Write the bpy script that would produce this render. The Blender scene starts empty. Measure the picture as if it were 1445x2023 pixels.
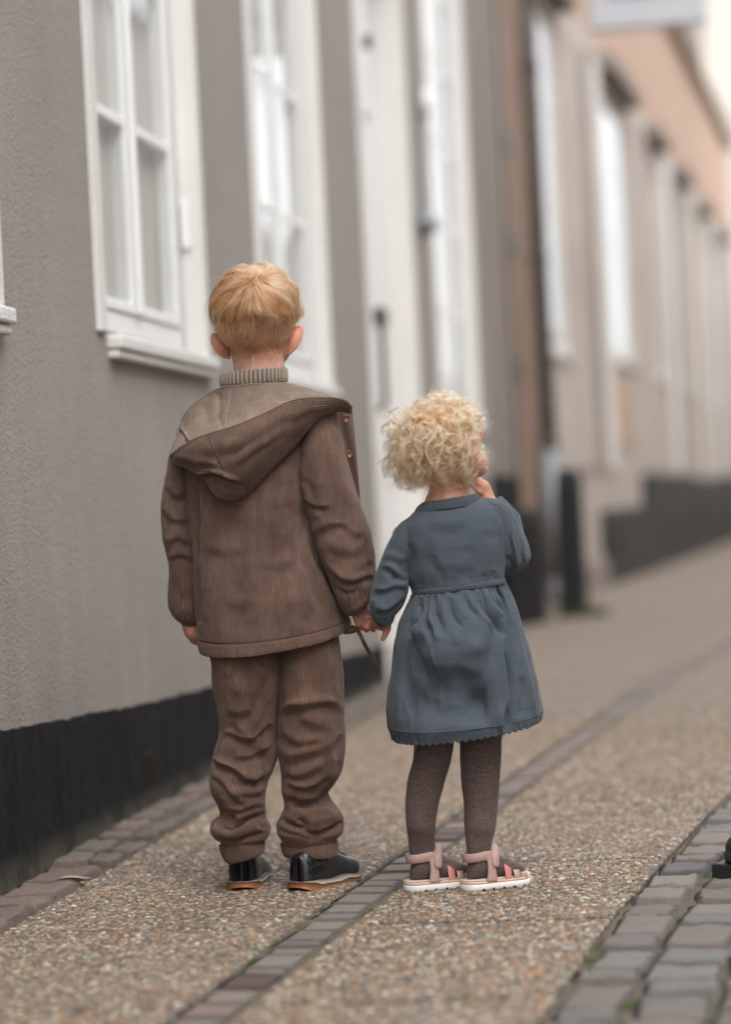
import bpy, math, random
import numpy as np
from mathutils import Vector, Matrix, noise as mnoise
random.seed(7); rng = np.random.default_rng(7)
S = bpy.context.scene; COL = S.collection
R = math.radians
# ---------------------------------------------------------------- camera, sky, sun, exposure
YAW = R(8.5424); CAMH = 0.70; FPX = 85/24*1445; ROLL = 0.05
cd = bpy.data.cameras.new('camera'); cam = bpy.data.objects.new('camera', cd); COL.objects.link(cam)
cd.sensor_fit = 'HORIZONTAL'; cd.sensor_width = 24; cd.lens = 85; cd.clip_start = .1; cd.clip_end = 2000
cam.matrix_world = (Matrix.Translation((0, 0, CAMH)) @ Matrix.Rotation(YAW, 4, 'Z') @ Matrix.Rotation(R(90-.056), 4, 'X')
                    @ Matrix.Rotation(-math.atan(ROLL), 4, 'Z'))
S.camera = cam
cd.dof.use_dof = True; cd.dof.focus_distance = 4.77; cd.dof.aperture_fstop = 1.6; cd.dof.aperture_blades = 9
W = bpy.data.worlds.new('World'); S.world = W; W.use_nodes = True
wn = W.node_tree; bg = wn.nodes['Background']
sky = wn.nodes.new('ShaderNodeTexSky'); sky.sky_type = 'NISHITA'; sky.sun_disc = False
SUN_EL, SUN_ROT = R(52), R(145)
sky.sun_elevation = SUN_EL; sky.sun_rotation = SUN_ROT; sky.air_density = 1; sky.dust_density = 4; sky.ozone_density = 1
hs = wn.nodes.new('ShaderNodeHueSaturation'); hs.inputs['Saturation'].default_value = .22
cl = wn.nodes.new('ShaderNodeMix'); cl.data_type = 'RGBA'; cl.inputs[0].default_value = .55; cl.inputs[7].default_value = (7.0, 7.2, 7.5, 1)   # even cloud cover over the sky
wn.links.new(sky.outputs[0], hs.inputs['Color']); wn.links.new(hs.outputs[0], cl.inputs[6]); wn.links.new(cl.outputs[2], bg.inputs[0])
bg.inputs[1].default_value = .15
sl = bpy.data.lights.new('sun', 'SUN'); sun = bpy.data.objects.new('sun', sl); COL.objects.link(sun)
sl.energy = .5; sl.angle = R(50); sl.color = (1, .96, .91)
sun.rotation_euler = (R(90)-SUN_EL, 0, math.pi-SUN_ROT)
S.view_settings.view_transform = 'Standard'; S.view_settings.look = 'None'; S.view_settings.gamma = 1
S.view_settings.exposure = 1.5; S.view_settings.use_curve_mapping = False
S.cycles.use_denoising = True
# ---------------------------------------------------------------- helpers
def tag(o, label=None, cat=None, group=None, kind=None):
    for k, v in (('label', label), ('category', cat), ('group', group), ('kind', kind)):
        if v: o[k] = v
    return o
def empty(name, loc=(0, 0, 0), rz=0, parent=None, **k):
    o = bpy.data.objects.new(name, None); COL.objects.link(o); o.location = loc; o.rotation_euler = (0, 0, rz); o.empty_display_size = .1
    if parent: o.parent = parent
    return tag(o, **k)
def mesh(name, V, F, mat=None, parent=None, smooth=False, uv=None, attrs=None, loc=None, rz=0):
    """V (n,3), F list or (m,k) array of faces; uv per vertex (n,2); attrs {name:(n,4)}"""
    me = bpy.data.meshes.new(name)
    V = np.asarray(V, dtype=np.float32).reshape(-1, 3)
    if isinstance(F, np.ndarray):
        m, k = F.shape
        me.vertices.add(len(V)); me.vertices.foreach_set('co', V.ravel())
        me.loops.add(m*k); me.loops.foreach_set('vertex_index', F.astype(np.int32).ravel())
        me.polygons.add(m); me.polygons.foreach_set('loop_start', np.arange(0, m*k, k, dtype=np.int32))
        me.update(calc_edges=True); me.validate()
    else:
        me.from_pydata(V.tolist(), [], [list(f) for f in F]); me.update()
    if smooth: me.polygons.foreach_set('use_smooth', np.ones(len(me.polygons), dtype=bool))
    if uv is not None:
        li = np.zeros(len(me.loops), dtype=np.int32); me.loops.foreach_get('vertex_index', li)
        l = me.uv_layers.new(name='UVMap'); l.data.foreach_set('uv', np.asarray(uv, dtype=np.float32)[li].ravel())
    for n, a in (attrs or {}).items():
        at = me.color_attributes.new(n, 'FLOAT_COLOR', 'POINT'); at.data.foreach_set('color', np.asarray(a, dtype=np.float32).ravel())
    if mat: me.materials.append(mat)
    o = bpy.data.objects.new(name, me); COL.objects.link(o)
    if parent: o.parent = parent
    if loc is not None: o.location = loc
    if rz: o.rotation_euler = (0, 0, rz)
    return o
class MB:
    def __init__(s): s.V = []; s.F = []
    def add(s, V, F):
        b = len(s.V); s.V += [tuple(v) for v in V]; s.F += [tuple(b+i for i in f) for f in F]; return s
    def box(s, x0, x1, y0, y1, z0, z1):
        return s.add([(x0,y0,z0),(x1,y0,z0),(x1,y1,z0),(x0,y1,z0),(x0,y0,z1),(x1,y0,z1),(x1,y1,z1),(x0,y1,z1)],
                     [(0,3,2,1),(4,5,6,7),(0,1,5,4),(1,2,6,5),(2,3,7,6),(3,0,4,7)])
    def quad(s, *p): return s.add(p, [tuple(range(len(p)))])
    def lathe(s, prof, c=(0, 0), n=32):
        V = []; F = []
        for r, z in prof:
            for i in range(n): a = 2*math.pi*i/n; V.append((c[0]+r*math.cos(a), c[1]+r*math.sin(a), z))
        for j in range(len(prof)-1):
            for i in range(n): k = (i+1) % n; F.append((j*n+i, j*n+k, (j+1)*n+k, (j+1)*n+i))
        F.append(tuple(range(n))[::-1]); F.append(tuple((len(prof)-1)*n+i for i in range(n)))
        return s.add(V, F)
    def build(s, name, mat=None, parent=None, bevel=0, smooth=False, **k):
        o = mesh(name, s.V, s.F, mat, parent, smooth, **k)
        if bevel:
            b = o.modifiers.new('bevel', 'BEVEL'); b.width = bevel; b.segments = 2; b.limit_method = 'ANGLE'; b.angle_limit = R(40)
        return o
def tubepts(P, r, n=10, closed_ends=True):
    """tube along polyline P with radius (scalar or list)"""
    P = np.asarray(P, float); m = len(P); rr = np.broadcast_to(np.asarray(r, float), (m,))
    T = np.gradient(P, axis=0); T /= np.linalg.norm(T, axis=1)[:, None]+1e-9
    N = np.zeros_like(T); ref = np.array([0, 0, 1.]) if abs(T[0][2]) < .9 else np.array([0, 1., 0])
    v = np.cross(T[0], ref); v /= np.linalg.norm(v)
    for i in range(m):
        v = v-T[i]*np.dot(v, T[i]); v /= np.linalg.norm(v)+1e-9; N[i] = v
    B = np.cross(T, N); a = np.arange(n)*2*np.pi/n
    V = (P[:, None]+rr[:, None, None]*(np.cos(a)[None, :, None]*N[:, None]+np.sin(a)[None, :, None]*B[:, None])).reshape(-1, 3)
    F = [(j*n+i, j*n+(i+1) % n, (j+1)*n+(i+1) % n, (j+1)*n+i) for j in range(m-1) for i in range(n)]
    if closed_ends: F += [tuple(range(n))[::-1], tuple((m-1)*n+i for i in range(n))]
    return V.tolist(), F
# ---------------------------------------------------------------- materials
class NT:
    def __init__(s, name, rough=.8, spec=.3):
        s.m = bpy.data.materials.new(name); s.m.use_nodes = True; s.t = s.m.node_tree; s.b = s.t.nodes['Principled BSDF']
        s.b.inputs['Roughness'].default_value = rough; s.b.inputs['Specular IOR Level'].default_value = spec
    def n(s, typ, **k):
        x = s.t.nodes.new('ShaderNode'+typ)
        for a, v in k.items():
            if a in ('inp',):
                for i, w in v.items(): x.inputs[i].default_value = w
            else: setattr(x, a, v)
        return x
    def L(s, a, b): s.t.links.new(a, b)
    def coord(s, kind='Object', scale=(1, 1, 1), vec=None):
        mp = s.n('Mapping'); mp.inputs['Scale'].default_value = scale
        s.L(vec or s.n('TexCoord').outputs[kind], mp.inputs[0]); return mp.outputs[0]
    def noise(s, vec, scale, detail=4, rough=.55, dist=0):
        x = s.n('TexNoise', inp={'Scale': scale, 'Detail': detail, 'Roughness': rough, 'Distortion': dist}); s.L(vec, x.inputs['Vector']); return x.outputs['Fac']
    def vor(s, vec, scale, feature='F1', out='Distance', rnd=1):
        x = s.n('TexVoronoi', feature=feature, inp={'Scale': scale, 'Randomness': rnd}); s.L(vec, x.inputs['Vector']); return x.outputs[out]
    def ramp(s, fac, stops, interp='LINEAR'):
        x = s.n('ValToRGB'); x.color_ramp.interpolation = interp; e = x.color_ramp.elements
        while len(e) > 1: e.remove(e[-1])
        for i, (p, c) in enumerate(stops):
            q = e[0] if i == 0 else e.new(p)
            q.position = p; q.color = (*c, 1) if hasattr(c, '__len__') else (c, c, c, 1)
        s.L(fac, x.inputs[0]); return x.outputs[0]
    def mix(s, fac, a, b, mode='MIX'):
        x = s.n('Mix', data_type='RGBA', blend_type=mode)
        for v, i in ((fac, 0), (a, 6), (b, 7)):
            if hasattr(v, 'is_linked') or hasattr(v, 'links'): s.L(v, x.inputs[i])
            else: x.inputs[i].default_value = v if i == 0 else (*v, 1)
        return x.outputs[2]
    def math(s, op, a, b=0., clamp=False):
        x = s.n('Math', operation=op, use_clamp=clamp)
        for v, i in ((a, 0), (b, 1)):
            if hasattr(v, 'links'): s.L(v, x.inputs[i])
            else: x.inputs[i].default_value = v
        return x.outputs[0]
    def bump(s, h, dist=.002, strength=1, normal=None):
        x = s.n('Bump', inp={'Distance': dist, 'Strength': strength}); s.L(h, x.inputs['Height'])
        if normal: s.L(normal, x.inputs['Normal'])
        s.L(x.outputs[0], s.b.inputs['Normal']); return x.outputs[0]
    def col(s, c):
        if hasattr(c, 'links'): s.L(c, s.b.inputs['Base Color'])
        else: s.b.inputs['Base Color'].default_value = (*c, 1)
        return s
def simple(name, c, rough=.7, spec=.3, var=.12, vs=8, metal=0, bump=0, bs=60):
    t = NT(name, rough, spec); v = t.coord(); t.b.inputs['Metallic'].default_value = metal
    n1 = t.noise(v, vs, 5)
    t.col(t.mix(n1, tuple(x*(1-var) for x in c), tuple(min(1, x*(1+var)) for x in c)))
    if bump: t.bump(t.noise(v, bs, 4), bump)
    return t.m
def stucco(name, c, pit=True, streak=.12):
    t = NT(name, .9, .15); v = t.coord()
    big = t.noise(v, 1.1, 5, .6); st = t.noise(t.coord(scale=(6, 6, .5)), 1.6, 5, .6)
    big = t.ramp(big, [(.3, 0.), (.7, 1.)]); c1 = t.mix(big, tuple(x*.88 for x in c), tuple(x*1.08 for x in c))
    c2 = t.mix(t.ramp(st, [(.35, 0.), (.75, 1.)]), c1, tuple(x*(1-streak*1.6) for x in c))
    pits = t.ramp(t.vor(v, 62), [(.04, 0.), (.2, 1.)]); msk = t.ramp(t.noise(v, 4, 4), [(.44, 1.), (.56, 0.)])
    pm = t.math('MAXIMUM', pits, msk)
    sx = t.n('SeparateXYZ'); t.L(t.n('TexCoord').outputs['Object'], sx.inputs[0])     # splash dirt and drip stains low on the wall
    lowm = t.math('SUBTRACT', 1., t.math('MULTIPLY', sx.outputs[2], 1.3), True); sp_ = t.ramp(t.noise(t.coord(scale=(2.2, 2.2, .8)), 2.4, 6, .62), [(.42, 0.), (.68, 1.)])
    c2 = t.mix(t.math('MULTIPLY', t.math('MULTIPLY', lowm, sp_), .55), c2, tuple(x*.55 for x in c))
    sc_ = t.ramp(t.noise(t.coord(scale=(9, 9, .55)), 3.1, 3, .5), [(.69, 0.), (.705, .5), (.72, 0.)]); c2 = t.mix(sc_, c2, tuple(min(1, x*1.35) for x in c))
    t.col(t.mix(pm, tuple(x*.45 for x in c), c2) if pit else c2)
    h = t.math('ADD', t.math('MULTIPLY', t.noise(v, 90, 6, .7), .8), t.math('MULTIPLY', t.noise(v, 14, 4), 1.2))
    h = t.math('ADD', h, t.math('MULTIPLY', pm, 1.1)); h = t.math('ADD', h, t.math('MULTIPLY', t.vor(v, 130), .7)); t.bump(h, .0023, .9)
    return t.m
M = {}
M['wall'] = stucco('taupe_stucco', (.292, .262, .240), True, .03)
M['wall_two'] = stucco('brown_stucco', (.255, .22, .195))
M['wall_beige'] = stucco('beige_render', (.50, .435, .39), False, .2)
M['wall_orange'] = stucco('orange_render', (.50, .355, .27), False, .15)
M['wall_cream'] = stucco('cream_render', (.58, .53, .47), False, .1)
M['plaster_white'] = stucco('white_plaster', (.68, .655, .63), False, .06)
M['paint_white'] = simple('white_window_paint', (.73, .73, .72), .45, .4, .04, 20, bump=.0004, bs=120)
M['plinth_far'] = simple('grey_black_plinth', (.042, .039, .038), .7, .2, .4, 2)
M['wall_pale'] = stucco('pale_render', (.72, .70, .67), False, .05)
M['brown_wood'] = simple('brown_wood', (.27, .17, .115), .6, .3, .35, 3)
def plinth_mat():
    t = NT('black_tar_plinth', .8, .12); v = t.coord()
    st = t.noise(t.coord(scale=(7, 7, 2.2)), 2.6, 7, .7); wear = t.noise(v, 9, 6, .6)
    base = t.mix(t.ramp(st, [(.4, 0.), (.8, 1.)]), (.007, .007, .0075), (.022, .0215, .0215))
    sp = t.ramp(t.vor(v, 60), [(.0, 1.), (.08, 0.)]); spm = t.ramp(t.noise(v, 4, 2), [(.5, 0.), (.62, 1.)])
    base = t.mix(t.math('MULTIPLY', sp, spm), base, (.16, .15, .14))
    # scrapes
    sc = t.ramp(t.noise(t.coord(scale=(3, 3, 11)), 2.3, 8, .7, 1.2), [(.64, 0.), (.71, 1.)])
    base = t.mix(t.math('MULTIPLY', sc, .55), base, (.2, .18, .16))
    # splashed dirt and moss near the pavement
    sx = t.n('SeparateXYZ'); t.L(t.n('TexCoord').outputs['Object'], sx.inputs[0])
    low = t.math('SUBTRACT', 1., t.math('MULTIPLY', sx.outputs[2], 14.), True)
    dn = t.math('MULTIPLY', low, t.ramp(wear, [(.3, .2), (.6, 1.)]))
    base = t.mix(dn, base, (.12, .11, .08)); t.col(base)
    h = t.math('ADD', t.noise(t.coord(scale=(14, 14, 7)), 5, 7, .7), t.math('MULTIPLY', t.noise(v, 10, 4), .8))
    t.bump(h, .006, .9); return t.m
M['plinth'] = plinth_mat()
M['black_iron'] = simple('black_cast_iron', (.014, .018, .016), .38, .5, .5, 30, bump=.0012, bs=140)
M['black_stone'] = simple('black_painted_stone', (.012, .011, .011), .6, .3, .3, 6, bump=.003)
M['grey_metal'] = simple('grey_zinc', (.19, .2, .21), .5, .5, .2, 6, .3)
M['dark_metal'] = simple('dark_pipe_paint', (.075, .062, .056), .5, .4, .3, 3)
M['vent'] = simple('rusty_vent', (.013, .010, .008), .8, .2, .4, 40)
M['glass'] = None
def glass(ior=2.6):
    t = NT('window_glass', .02, .5); t.b.inputs['Base Color'].default_value = (.30, .31, .31, 1)
    tr = t.n('BsdfTransparent'); tr.inputs[0].default_value = (.92, .93, .92, 1); gl = t.n('BsdfGlossy'); gl.inputs['Roughness'].default_value = .01
    fr = t.n('Fresnel'); bf = t.n('NewGeometry').outputs['Backfacing']; t.L(t.math('ADD', t.math('MULTIPLY', bf, 1/ior-ior), ior), fr.inputs[0]); mx = t.n('MixShader')
    # hand-blown panes wobble a little
    b = t.n('Bump', inp={'Distance': .001, 'Strength': .12}); t.L(t.noise(t.coord(scale=(5, 5, 2)), 1.5, 2), b.inputs['Height'])
    t.L(b.outputs[0], gl.inputs['Normal'])
    t.L(fr.outputs[0], mx.inputs[0]); t.L(tr.outputs[0], mx.inputs[1]); t.L(gl.outputs[0], mx.inputs[2])
    t.L(mx.outputs[0], t.t.nodes['Material Output'].inputs[0]); return t.m
M['glass'] = glass(); M['glass_clear'] = glass(1.5)
M['room'] = simple('room_wall', (.5, .47, .43), .9, .1, .1, 2)
M['curtain'] = simple('net_curtain', (.52, .505, .48), .9, .1, .05, 5)
M['roof'] = simple('grey_roof_tile', (.13, .115, .11), .8, .2, .3, 3, bump=.01, bs=10)
PEB = [(.42,.28,.17),(.30,.19,.115),(.38,.31,.24),(.50,.44,.36),(.20,.165,.14),(.13,.12,.115),(.34,.22,.13),(.25,.22,.19),(.58,.53,.46),(.40,.20,.10),(.16,.13,.11),(.33,.27,.21)]
def pebble_far():
    t = NT('pebble_concrete', .75, .3); v = t.coord()
    x = t.n('TexVoronoi', inp={'Scale': 92}); t.L(v, x.inputs['Vector'])
    w = t.n('TexWhiteNoise', noise_dimensions='3D'); t.L(x.outputs['Color'], w.inputs[0])
    c = t.ramp(w.outputs[0], [(i/12, tuple(min(1, .93*q) for q in c)) for i, c in enumerate(PEB)], 'CONSTANT')
    e = t.ramp(x.outputs['Distance'], [(.35, 0.), (.62, 1.)])
    big = t.noise(v, 1.7, 4)
    c = t.mix(t.ramp(big, [(.3, .0), (.7, .22)]), c, (.17, .14, .11))
    t.col(t.mix(e, c, (.09, .075, .06)))
    t.bump(t.ramp(x.outputs['Distance'], [(0., 1.), (.6, 0.)]), .003, .8); return t.m
M['pebble_far'] = pebble_far()
M['cement'] = simple('sandy_cement', (.09, .074, .056), .9, .1, .3, 40, bump=.002, bs=200)
def attrmat(name, attr='Col', rough=.6, spec=.35, bump=0, bs=200):
    t = NT(name, rough, spec); a = t.n('Attribute', attribute_name=attr); v = t.coord()
    t.col(t.mix(t.ramp(t.noise(v, 260, 3), [(.35, .0), (.65, .35)]), a.outputs['Color'], (.12, .1, .08)))
    if bump: t.bump(t.noise(v, bs, 3), bump)
    return t.m
M['pebble'] = attrmat('pebbles')
def stone_mat(name, cols, speck=.35, rough=.75, bump=.003):
    t = NT(name, rough, .3); v = t.coord(); oi = t.n('ObjectInfo'); n = len(cols)
    ofs = t.n('VectorMath', operation='ADD'); t.L(v, ofs.inputs[0])
    cx = t.n('CombineXYZ'); r7 = t.math('MULTIPLY', oi.outputs['Random'], 37.)
    for i in range(3): t.L(r7, cx.inputs[i])
    t.L(cx.outputs[0], ofs.inputs[1]); v = ofs.outputs[0]
    c = t.ramp(oi.outputs['Random'], [(i/n, k) for i, k in enumerate(cols)], 'CONSTANT')
    c = t.mix(t.ramp(t.noise(v, 14, 4), [(.35, 0.), (.7, .6)]), c, tuple(.62*q for q in cols[0]))
    g = t.noise(v, 330, 3, .7); c = t.mix(t.math('MULTIPLY', t.ramp(g, [(.42, 1.), (.52, 0.)]), speck), c, (.06, .055, .055))
    c = t.mix(t.math('MULTIPLY', t.ramp(g, [(.55, 0.), (.66, 1.)]), speck*.8), c, (.6, .57, .54))
    t.col(c); h = t.math('ADD', t.math('MULTIPLY', t.noise(v, 45, 5, .65), 1.4), t.math('MULTIPLY', t.noise(v, 220, 3), .5)); t.bump(h, bump, .9)
    return t.m
M['sett'] = stone_mat('granite_setts', [(.28,.255,.235),(.25,.238,.222),(.285,.225,.2),(.225,.195,.175),(.25,.195,.175),(.32,.29,.262),(.16,.16,.163),(.26,.225,.195),(.32,.255,.228),(.24,.225,.21)], .45)
M['edge_sett'] = stone_mat('red_granite_setts', [(.215,.155,.125),(.185,.15,.13),(.235,.175,.14),(.17,.14,.122),(.20,.145,.12)])
M['brick'] = stone_mat('clinker_bricks', [(.235,.19,.165),(.25,.215,.195),(.20,.16,.145),(.27,.20,.165),(.22,.19,.175),(.28,.235,.20),(.10,.065,.055)], .12, .55, .002)
M['moss'] = simple('moss_green', (.04, .056, .018), .9, .1, .5, 80)
M['leaf_dry'] = simple('dry_leaf', (.42, .33, .24), .8, .2, .3, 60)
M['sign_white'] = simple('sign_enamel', (.42, .42, .44), .35, .5, .03)
M['sign_blue'] = simple('sign_blue', (.13, .22, .36), .5, .3, .05)
M['sign_green'] = simple('sign_green', (.13, .4, .16), .5, .3, .05)
# ---------------------------------------------------------------- street surface
interp = lambda pts: (lambda y: float(np.interp(y, [p[0] for p in pts], [p[1] for p in pts])))
X_EDGE = interp([(0, -1.335), (16, -1.30), (20, -1.1), (30, -.6), (45, .3)])           # wall setts / slabs
X_STRL = interp([(0, -1.06), (3.5, -.85), (4.78, -.776), (7, -.63), (9.96, -.42), (12.4, -.15), (16, .45), (30, 3)])
X_STRR = lambda y: X_STRL(y)+.086
X_COB = interp([(0, -.6), (3.46, -.312), (4.3, -.262), (5.19, -.174), (5.82, -.11), (9, .25), (14, 1.0), (30, 4.5)])
gx = np.linspace(-60, 60, 25); gy = np.linspace(-40, 400, 45)
GX, GY = np.meshgrid(gx, gy); GV = np.stack([GX.ravel(), GY.ravel(), np.full(GX.size, -.035)], 1)
idx = np.arange(GX.size).reshape(GX.shape); GF = np.stack([idx[:-1, :-1].ravel(), idx[:-1, 1:].ravel(), idx[1:, 1:].ravel(), idx[1:, :-1].ravel()], 1)
tag(mesh('ground', GV, GF, M['cement']), kind='structure')
def slab(name, xl, xr, y0, y1, mat, parent, z1=0, z0=-.03, gap=.004):
    b = MB(); x0, x1 = xl(y0+gap), xr(y0+gap); x2, x3 = xl(y1-gap), xr(y1-gap)
    V = [(x0,y0+gap,z0),(x1,y0+gap,z0),(x3,y1-gap,z0),(x2,y1-gap,z0),(x0,y0+gap,z1),(x1,y0+gap,z1),(x3,y1-gap,z1),(x2,y1-gap,z1)]
    cx = sum(v[0] for v in V)/8; cy = (y0+y1)/2
    b.add([(v[0]-cx, v[1]-cy, v[2]) for v in V], [(0,3,2,1),(4,5,6,7),(0,1,5,4),(1,2,6,5),(2,3,7,6),(3,0,4,7)])
    return b.build(name, mat, parent, bevel=.004, loc=(cx, cy, 0))
pave = empty('pavement', kind='structure')
joints = [1.6, 2.28, 2.96, 3.64, 4.325, 5.03]+[5.03+.69*i for i in range(1, 16)]
for i in range(len(joints)-1):
    a, b = joints[i], joints[i+1]
    slab('paving_slab', lambda y: X_EDGE(y)+.006, lambda y: X_STRL(y)-.006, a, b, M['pebble_far'], pave, -random.random()*.002)
    slab('paving_slab', lambda y: X_STRR(y)+.008, lambda y: X_COB(y)-.012, a+.01, b+.01, M['pebble_far'], pave, -random.random()*.002)
# distant paving, read as one surface from here
fv, ff = [], []
ys = np.linspace(joints[-1]+.02, 70, 50)
for y in ys: fv += [(X_EDGE(y)-.15, y, -.004), (X_COB(y)+6, y, -.004)]
ff = [(2*i, 2*i+1, 2*i+3, 2*i+2) for i in range(len(ys)-1)]
tag(mesh('pavement_beyond', fv, ff, M['pebble_far']), kind='structure')
# the pebbles cast into the slabs near the children
sp = .0098
yy = np.arange(3.25, 8.6, sp); PX = []; PY = []
for k, y in enumerate(yy):
    xs = np.arange(-1.33, .45, sp)+(k % 2)*sp/2
    PX.append(xs); PY.append(np.full(len(xs), y))
PX = np.concatenate(PX)+rng.normal(0, sp*.22, sum(map(len, PX))); PY = np.concatenate(PY); PY = PY+rng.normal(0, sp*.22, len(PY))
sL = np.interp(PY, [3.5, 4.78, 7, 9.96], [-.85, -.776, -.63, -.42]); cobx = np.array([X_COB(y) for y in PY])
keep = ((PX > -1.335+.012) & (PX < sL-.010)) | ((PX > sL+.086+.013) & (PX < cobx-.018))
jj = np.array(joints); dist = np.abs(PY[:, None]-jj[None, :]).min(1); keep &= dist > .008
# outside the view to either side: leave out
fx = PX*np.cos(YAW)+PY*np.sin(YAW); fy = -PX*np.sin(YAW)+PY*np.cos(YAW); keep &= (np.abs(fx/fy) < .165)
keep &= rng.random(len(PX)) > np.maximum(.04, (PY-7.2)/1.4)
PX, PY = PX[keep], PY[keep]; n = len(PX)
ns = 6; ang = np.arange(ns)*2*np.pi/ns
ring = [(1.0, 0.), (.93, .42), (.55, .85)]
base = np.array([(r*np.cos(a), r*np.sin(a), z) for r, z in ring for a in ang]+[(0, 0, 1.)])
tri = []
for j in range(2):
    for i in range(ns): k = (i+1) % ns; tri += [(j*ns+i, j*ns+k, (j+1)*ns+k), (j*ns+i, (j+1)*ns+k, (j+1)*ns+i)]
tri += [(2*ns+i, 2*ns+(i+1) % ns, 3*ns) for i in range(ns)]; tri = np.array(tri)
size = rng.lognormal(0, .24, n)*sp*.52; asp = rng.uniform(.62, 1.05, n); rot = rng.uniform(0, 6.28, n); hh = rng.uniform(.0012, .0036, n)
Bv = base[None]*np.ones((n, 1, 1)); Bv[:, :, :2] *= (1+rng.normal(0, .12, (n, len(base), 1)))
bx, by = Bv[:, :, 0]*size[:, None], Bv[:, :, 1]*(size*asp)[:, None]
VX = PX[:, None]+bx*np.cos(rot)[:, None]-by*np.sin(rot)[:, None]; VY = PY[:, None]+bx*np.sin(rot)[:, None]+by*np.cos(rot)[:, None]
VZ = Bv[:, :, 2]*hh[:, None]*(1+rng.normal(0, .1, (n, len(base))))-.0012
pc = np.array(PEB)[rng.integers(0, len(PEB), n)]*rng.uniform(.40, 1.02, (n, 1))*np.array([1.03, 1., .96]); pc = np.clip(pc, 0, 1)
att = np.repeat(np.concatenate([pc, np.ones((n, 1))], 1)[:, None], len(base), 1).reshape(-1, 4)
TF = (tri[None]+(np.arange(n)*len(base))[:, None, None]).reshape(-1, 3)
tag(mesh('pebbles', np.stack([VX, VY, VZ], 2).reshape(-1, 3), TF, M['pebble'], pave, True, attrs={'Col': att}), kind='stuff')
print('pebbles', n)
# irregular stones, shared meshes
def stone_mesh(name, L, Wd, H, mat, seed, n=7, round_=.25, rough=.006, rim=.2):
    r = np.random.default_rng(seed); u = np.sign(np.linspace(-1, 1, n))*np.abs(np.linspace(-1, 1, n))**.72; V = []
    cj = r.uniform(-.06, .06, (4, 2))
    for b in u:
        for a in u:
            k = (1-.5*round_*max(0, abs(a)-.5)**2*2*(abs(b)) ** 3, 1-.5*round_*max(0, abs(b)-.5)**2*2*abs(a)**3)
            x, y = a*k[0], b*k[1]; q = (int(a > 0)+2*int(b > 0)); w = abs(a*b)
            x += cj[q][0]*w+(abs(a) > .99)*r.normal(0, .025); y += cj[q][1]*w+(abs(b) > .99)*r.normal(0, .03)
            edge = max(abs(a), abs(b)); z = H*(1-.0*edge)-(rim*H if edge > .99 else 0)-.10*H*max(0, edge-.5)+r.normal(0, rough*.25)
            V.append((x*L/2, y*Wd/2, z))
    F = [(j*n+i, j*n+i+1, (j+1)*n+i+1, (j+1)*n+i) for j in range(n-1) for i in range(n-1)]
    per = [i for i in range(n)]+[j*n+n-1 for j in range(1, n)]+[(n-1)*n+i for i in range(n-2, -1, -1)]+[j*n for j in range(n-2, 0, -1)]
    b0 = len(V)
    for p in per: V.append((V[p][0]*1.03, V[p][1]*1.03, -.04))
    m = len(per); F += [(per[i], b0+i, b0+(i+1) % m, per[(i+1) % m]) for i in range(m)]
    o = mesh(name, V, F, mat, None, True); me = o.data; bpy.data.objects.remove(o); return me
def place(name, me, parent, x, y, z, rz, s=(1, 1, 1), tx=0, ty=0):
    o = bpy.data.objects.new(name, me); COL.objects.link(o); o.parent = parent; o.location = (x, y, z); o.rotation_euler = (tx, ty, rz); o.scale = s; return o
sett_m = [stone_mesh('sett', 1, 1, .03, M['sett'], i, 7) for i in range(10)]
road = empty('cobbled_road', kind='structure')
def bed(y0, y1, xl, xr, z, name, mat, parent):
    ys = np.arange(y0, y1, .25); V = []
    for y in ys: V += [(xl(y), y, z), (xr(y), y, z)]
    return mesh(name, V, [(2*i, 2*i+1, 2*i+3, 2*i+2) for i in range(len(ys)-1)], mat, parent)
def sandy():
    t = NT('joint_sand', .95, .1); v = t.coord()
    c = t.mix(t.noise(v, 60, 5), (.10, .083, .064), (.20, .168, .132)); g = t.ramp(t.noise(v, 9, 4), [(.55, 0.), (.66, 1.)])
    t.col(t.mix(g, c, (.06, .075, .025))); t.bump(t.noise(v, 160, 4, .7), .006, 1); return t.m
M['sand'] = sandy()
bed(2.5, 30, lambda y: X_COB(y)-.02, lambda y: X_COB(y)+4, -.0095, 'joint_sand', M['sand'], road)['kind'] = 'stuff'
bed(2.5, 17, lambda y: X_STRL(y)-.012, lambda y: X_STRR(y)+.012, -.0045, 'joint_sand', M['sand'], pave)['kind'] = 'stuff'
bed(2.5, 17, lambda y: -1.45, lambda y: X_EDGE(y)+.01, -.0065, 'joint_sand', M['sand'], pave)['kind'] = 'stuff'
cnt = 0
CW = [.098, .118, .104, .112, .1, .115, .105, .11]; c0 = 0
for c in range(8):                       # courses running along the street, beside the slabs
    y = 3.05+random.uniform(0, .08)
    while y < 9.5:
        d = random.choice([.075, .09, .105, .12, .135, .15, .17, .2]); w = CW[c]
        xc = X_COB(y+d/2)-.004+sum(CW[:c])+w/2+c*.004+random.uniform(-.006, .006); slope = math.atan((X_COB(y+.3)-X_COB(y-.3))/.6)
        fx = xc*math.cos(YAW)+y*math.sin(YAW); fy = -xc*math.sin(YAW)+y*math.cos(YAW)
        if fx/fy < .17:
            place('sett', sett_m[random.randrange(10)], road, xc, y+d/2, -.0305+random.uniform(-.003, .0035), -slope*.8+random.uniform(-.09, .09)+(math.pi if random.random() < .5 else 0),
                  (w*random.uniform(.92, 1.04), d*random.uniform(.94, 1.02), 1), random.uniform(-.03, .03), random.uniform(-.03, .03)); cnt += 1
        y += d+.009
V = []; yy2 = np.arange(9.5, 40, .5)
for y in yy2: V += [(X_COB(y)+.01, y, -.003), (X_COB(y)+4, y, -.003)]
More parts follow.
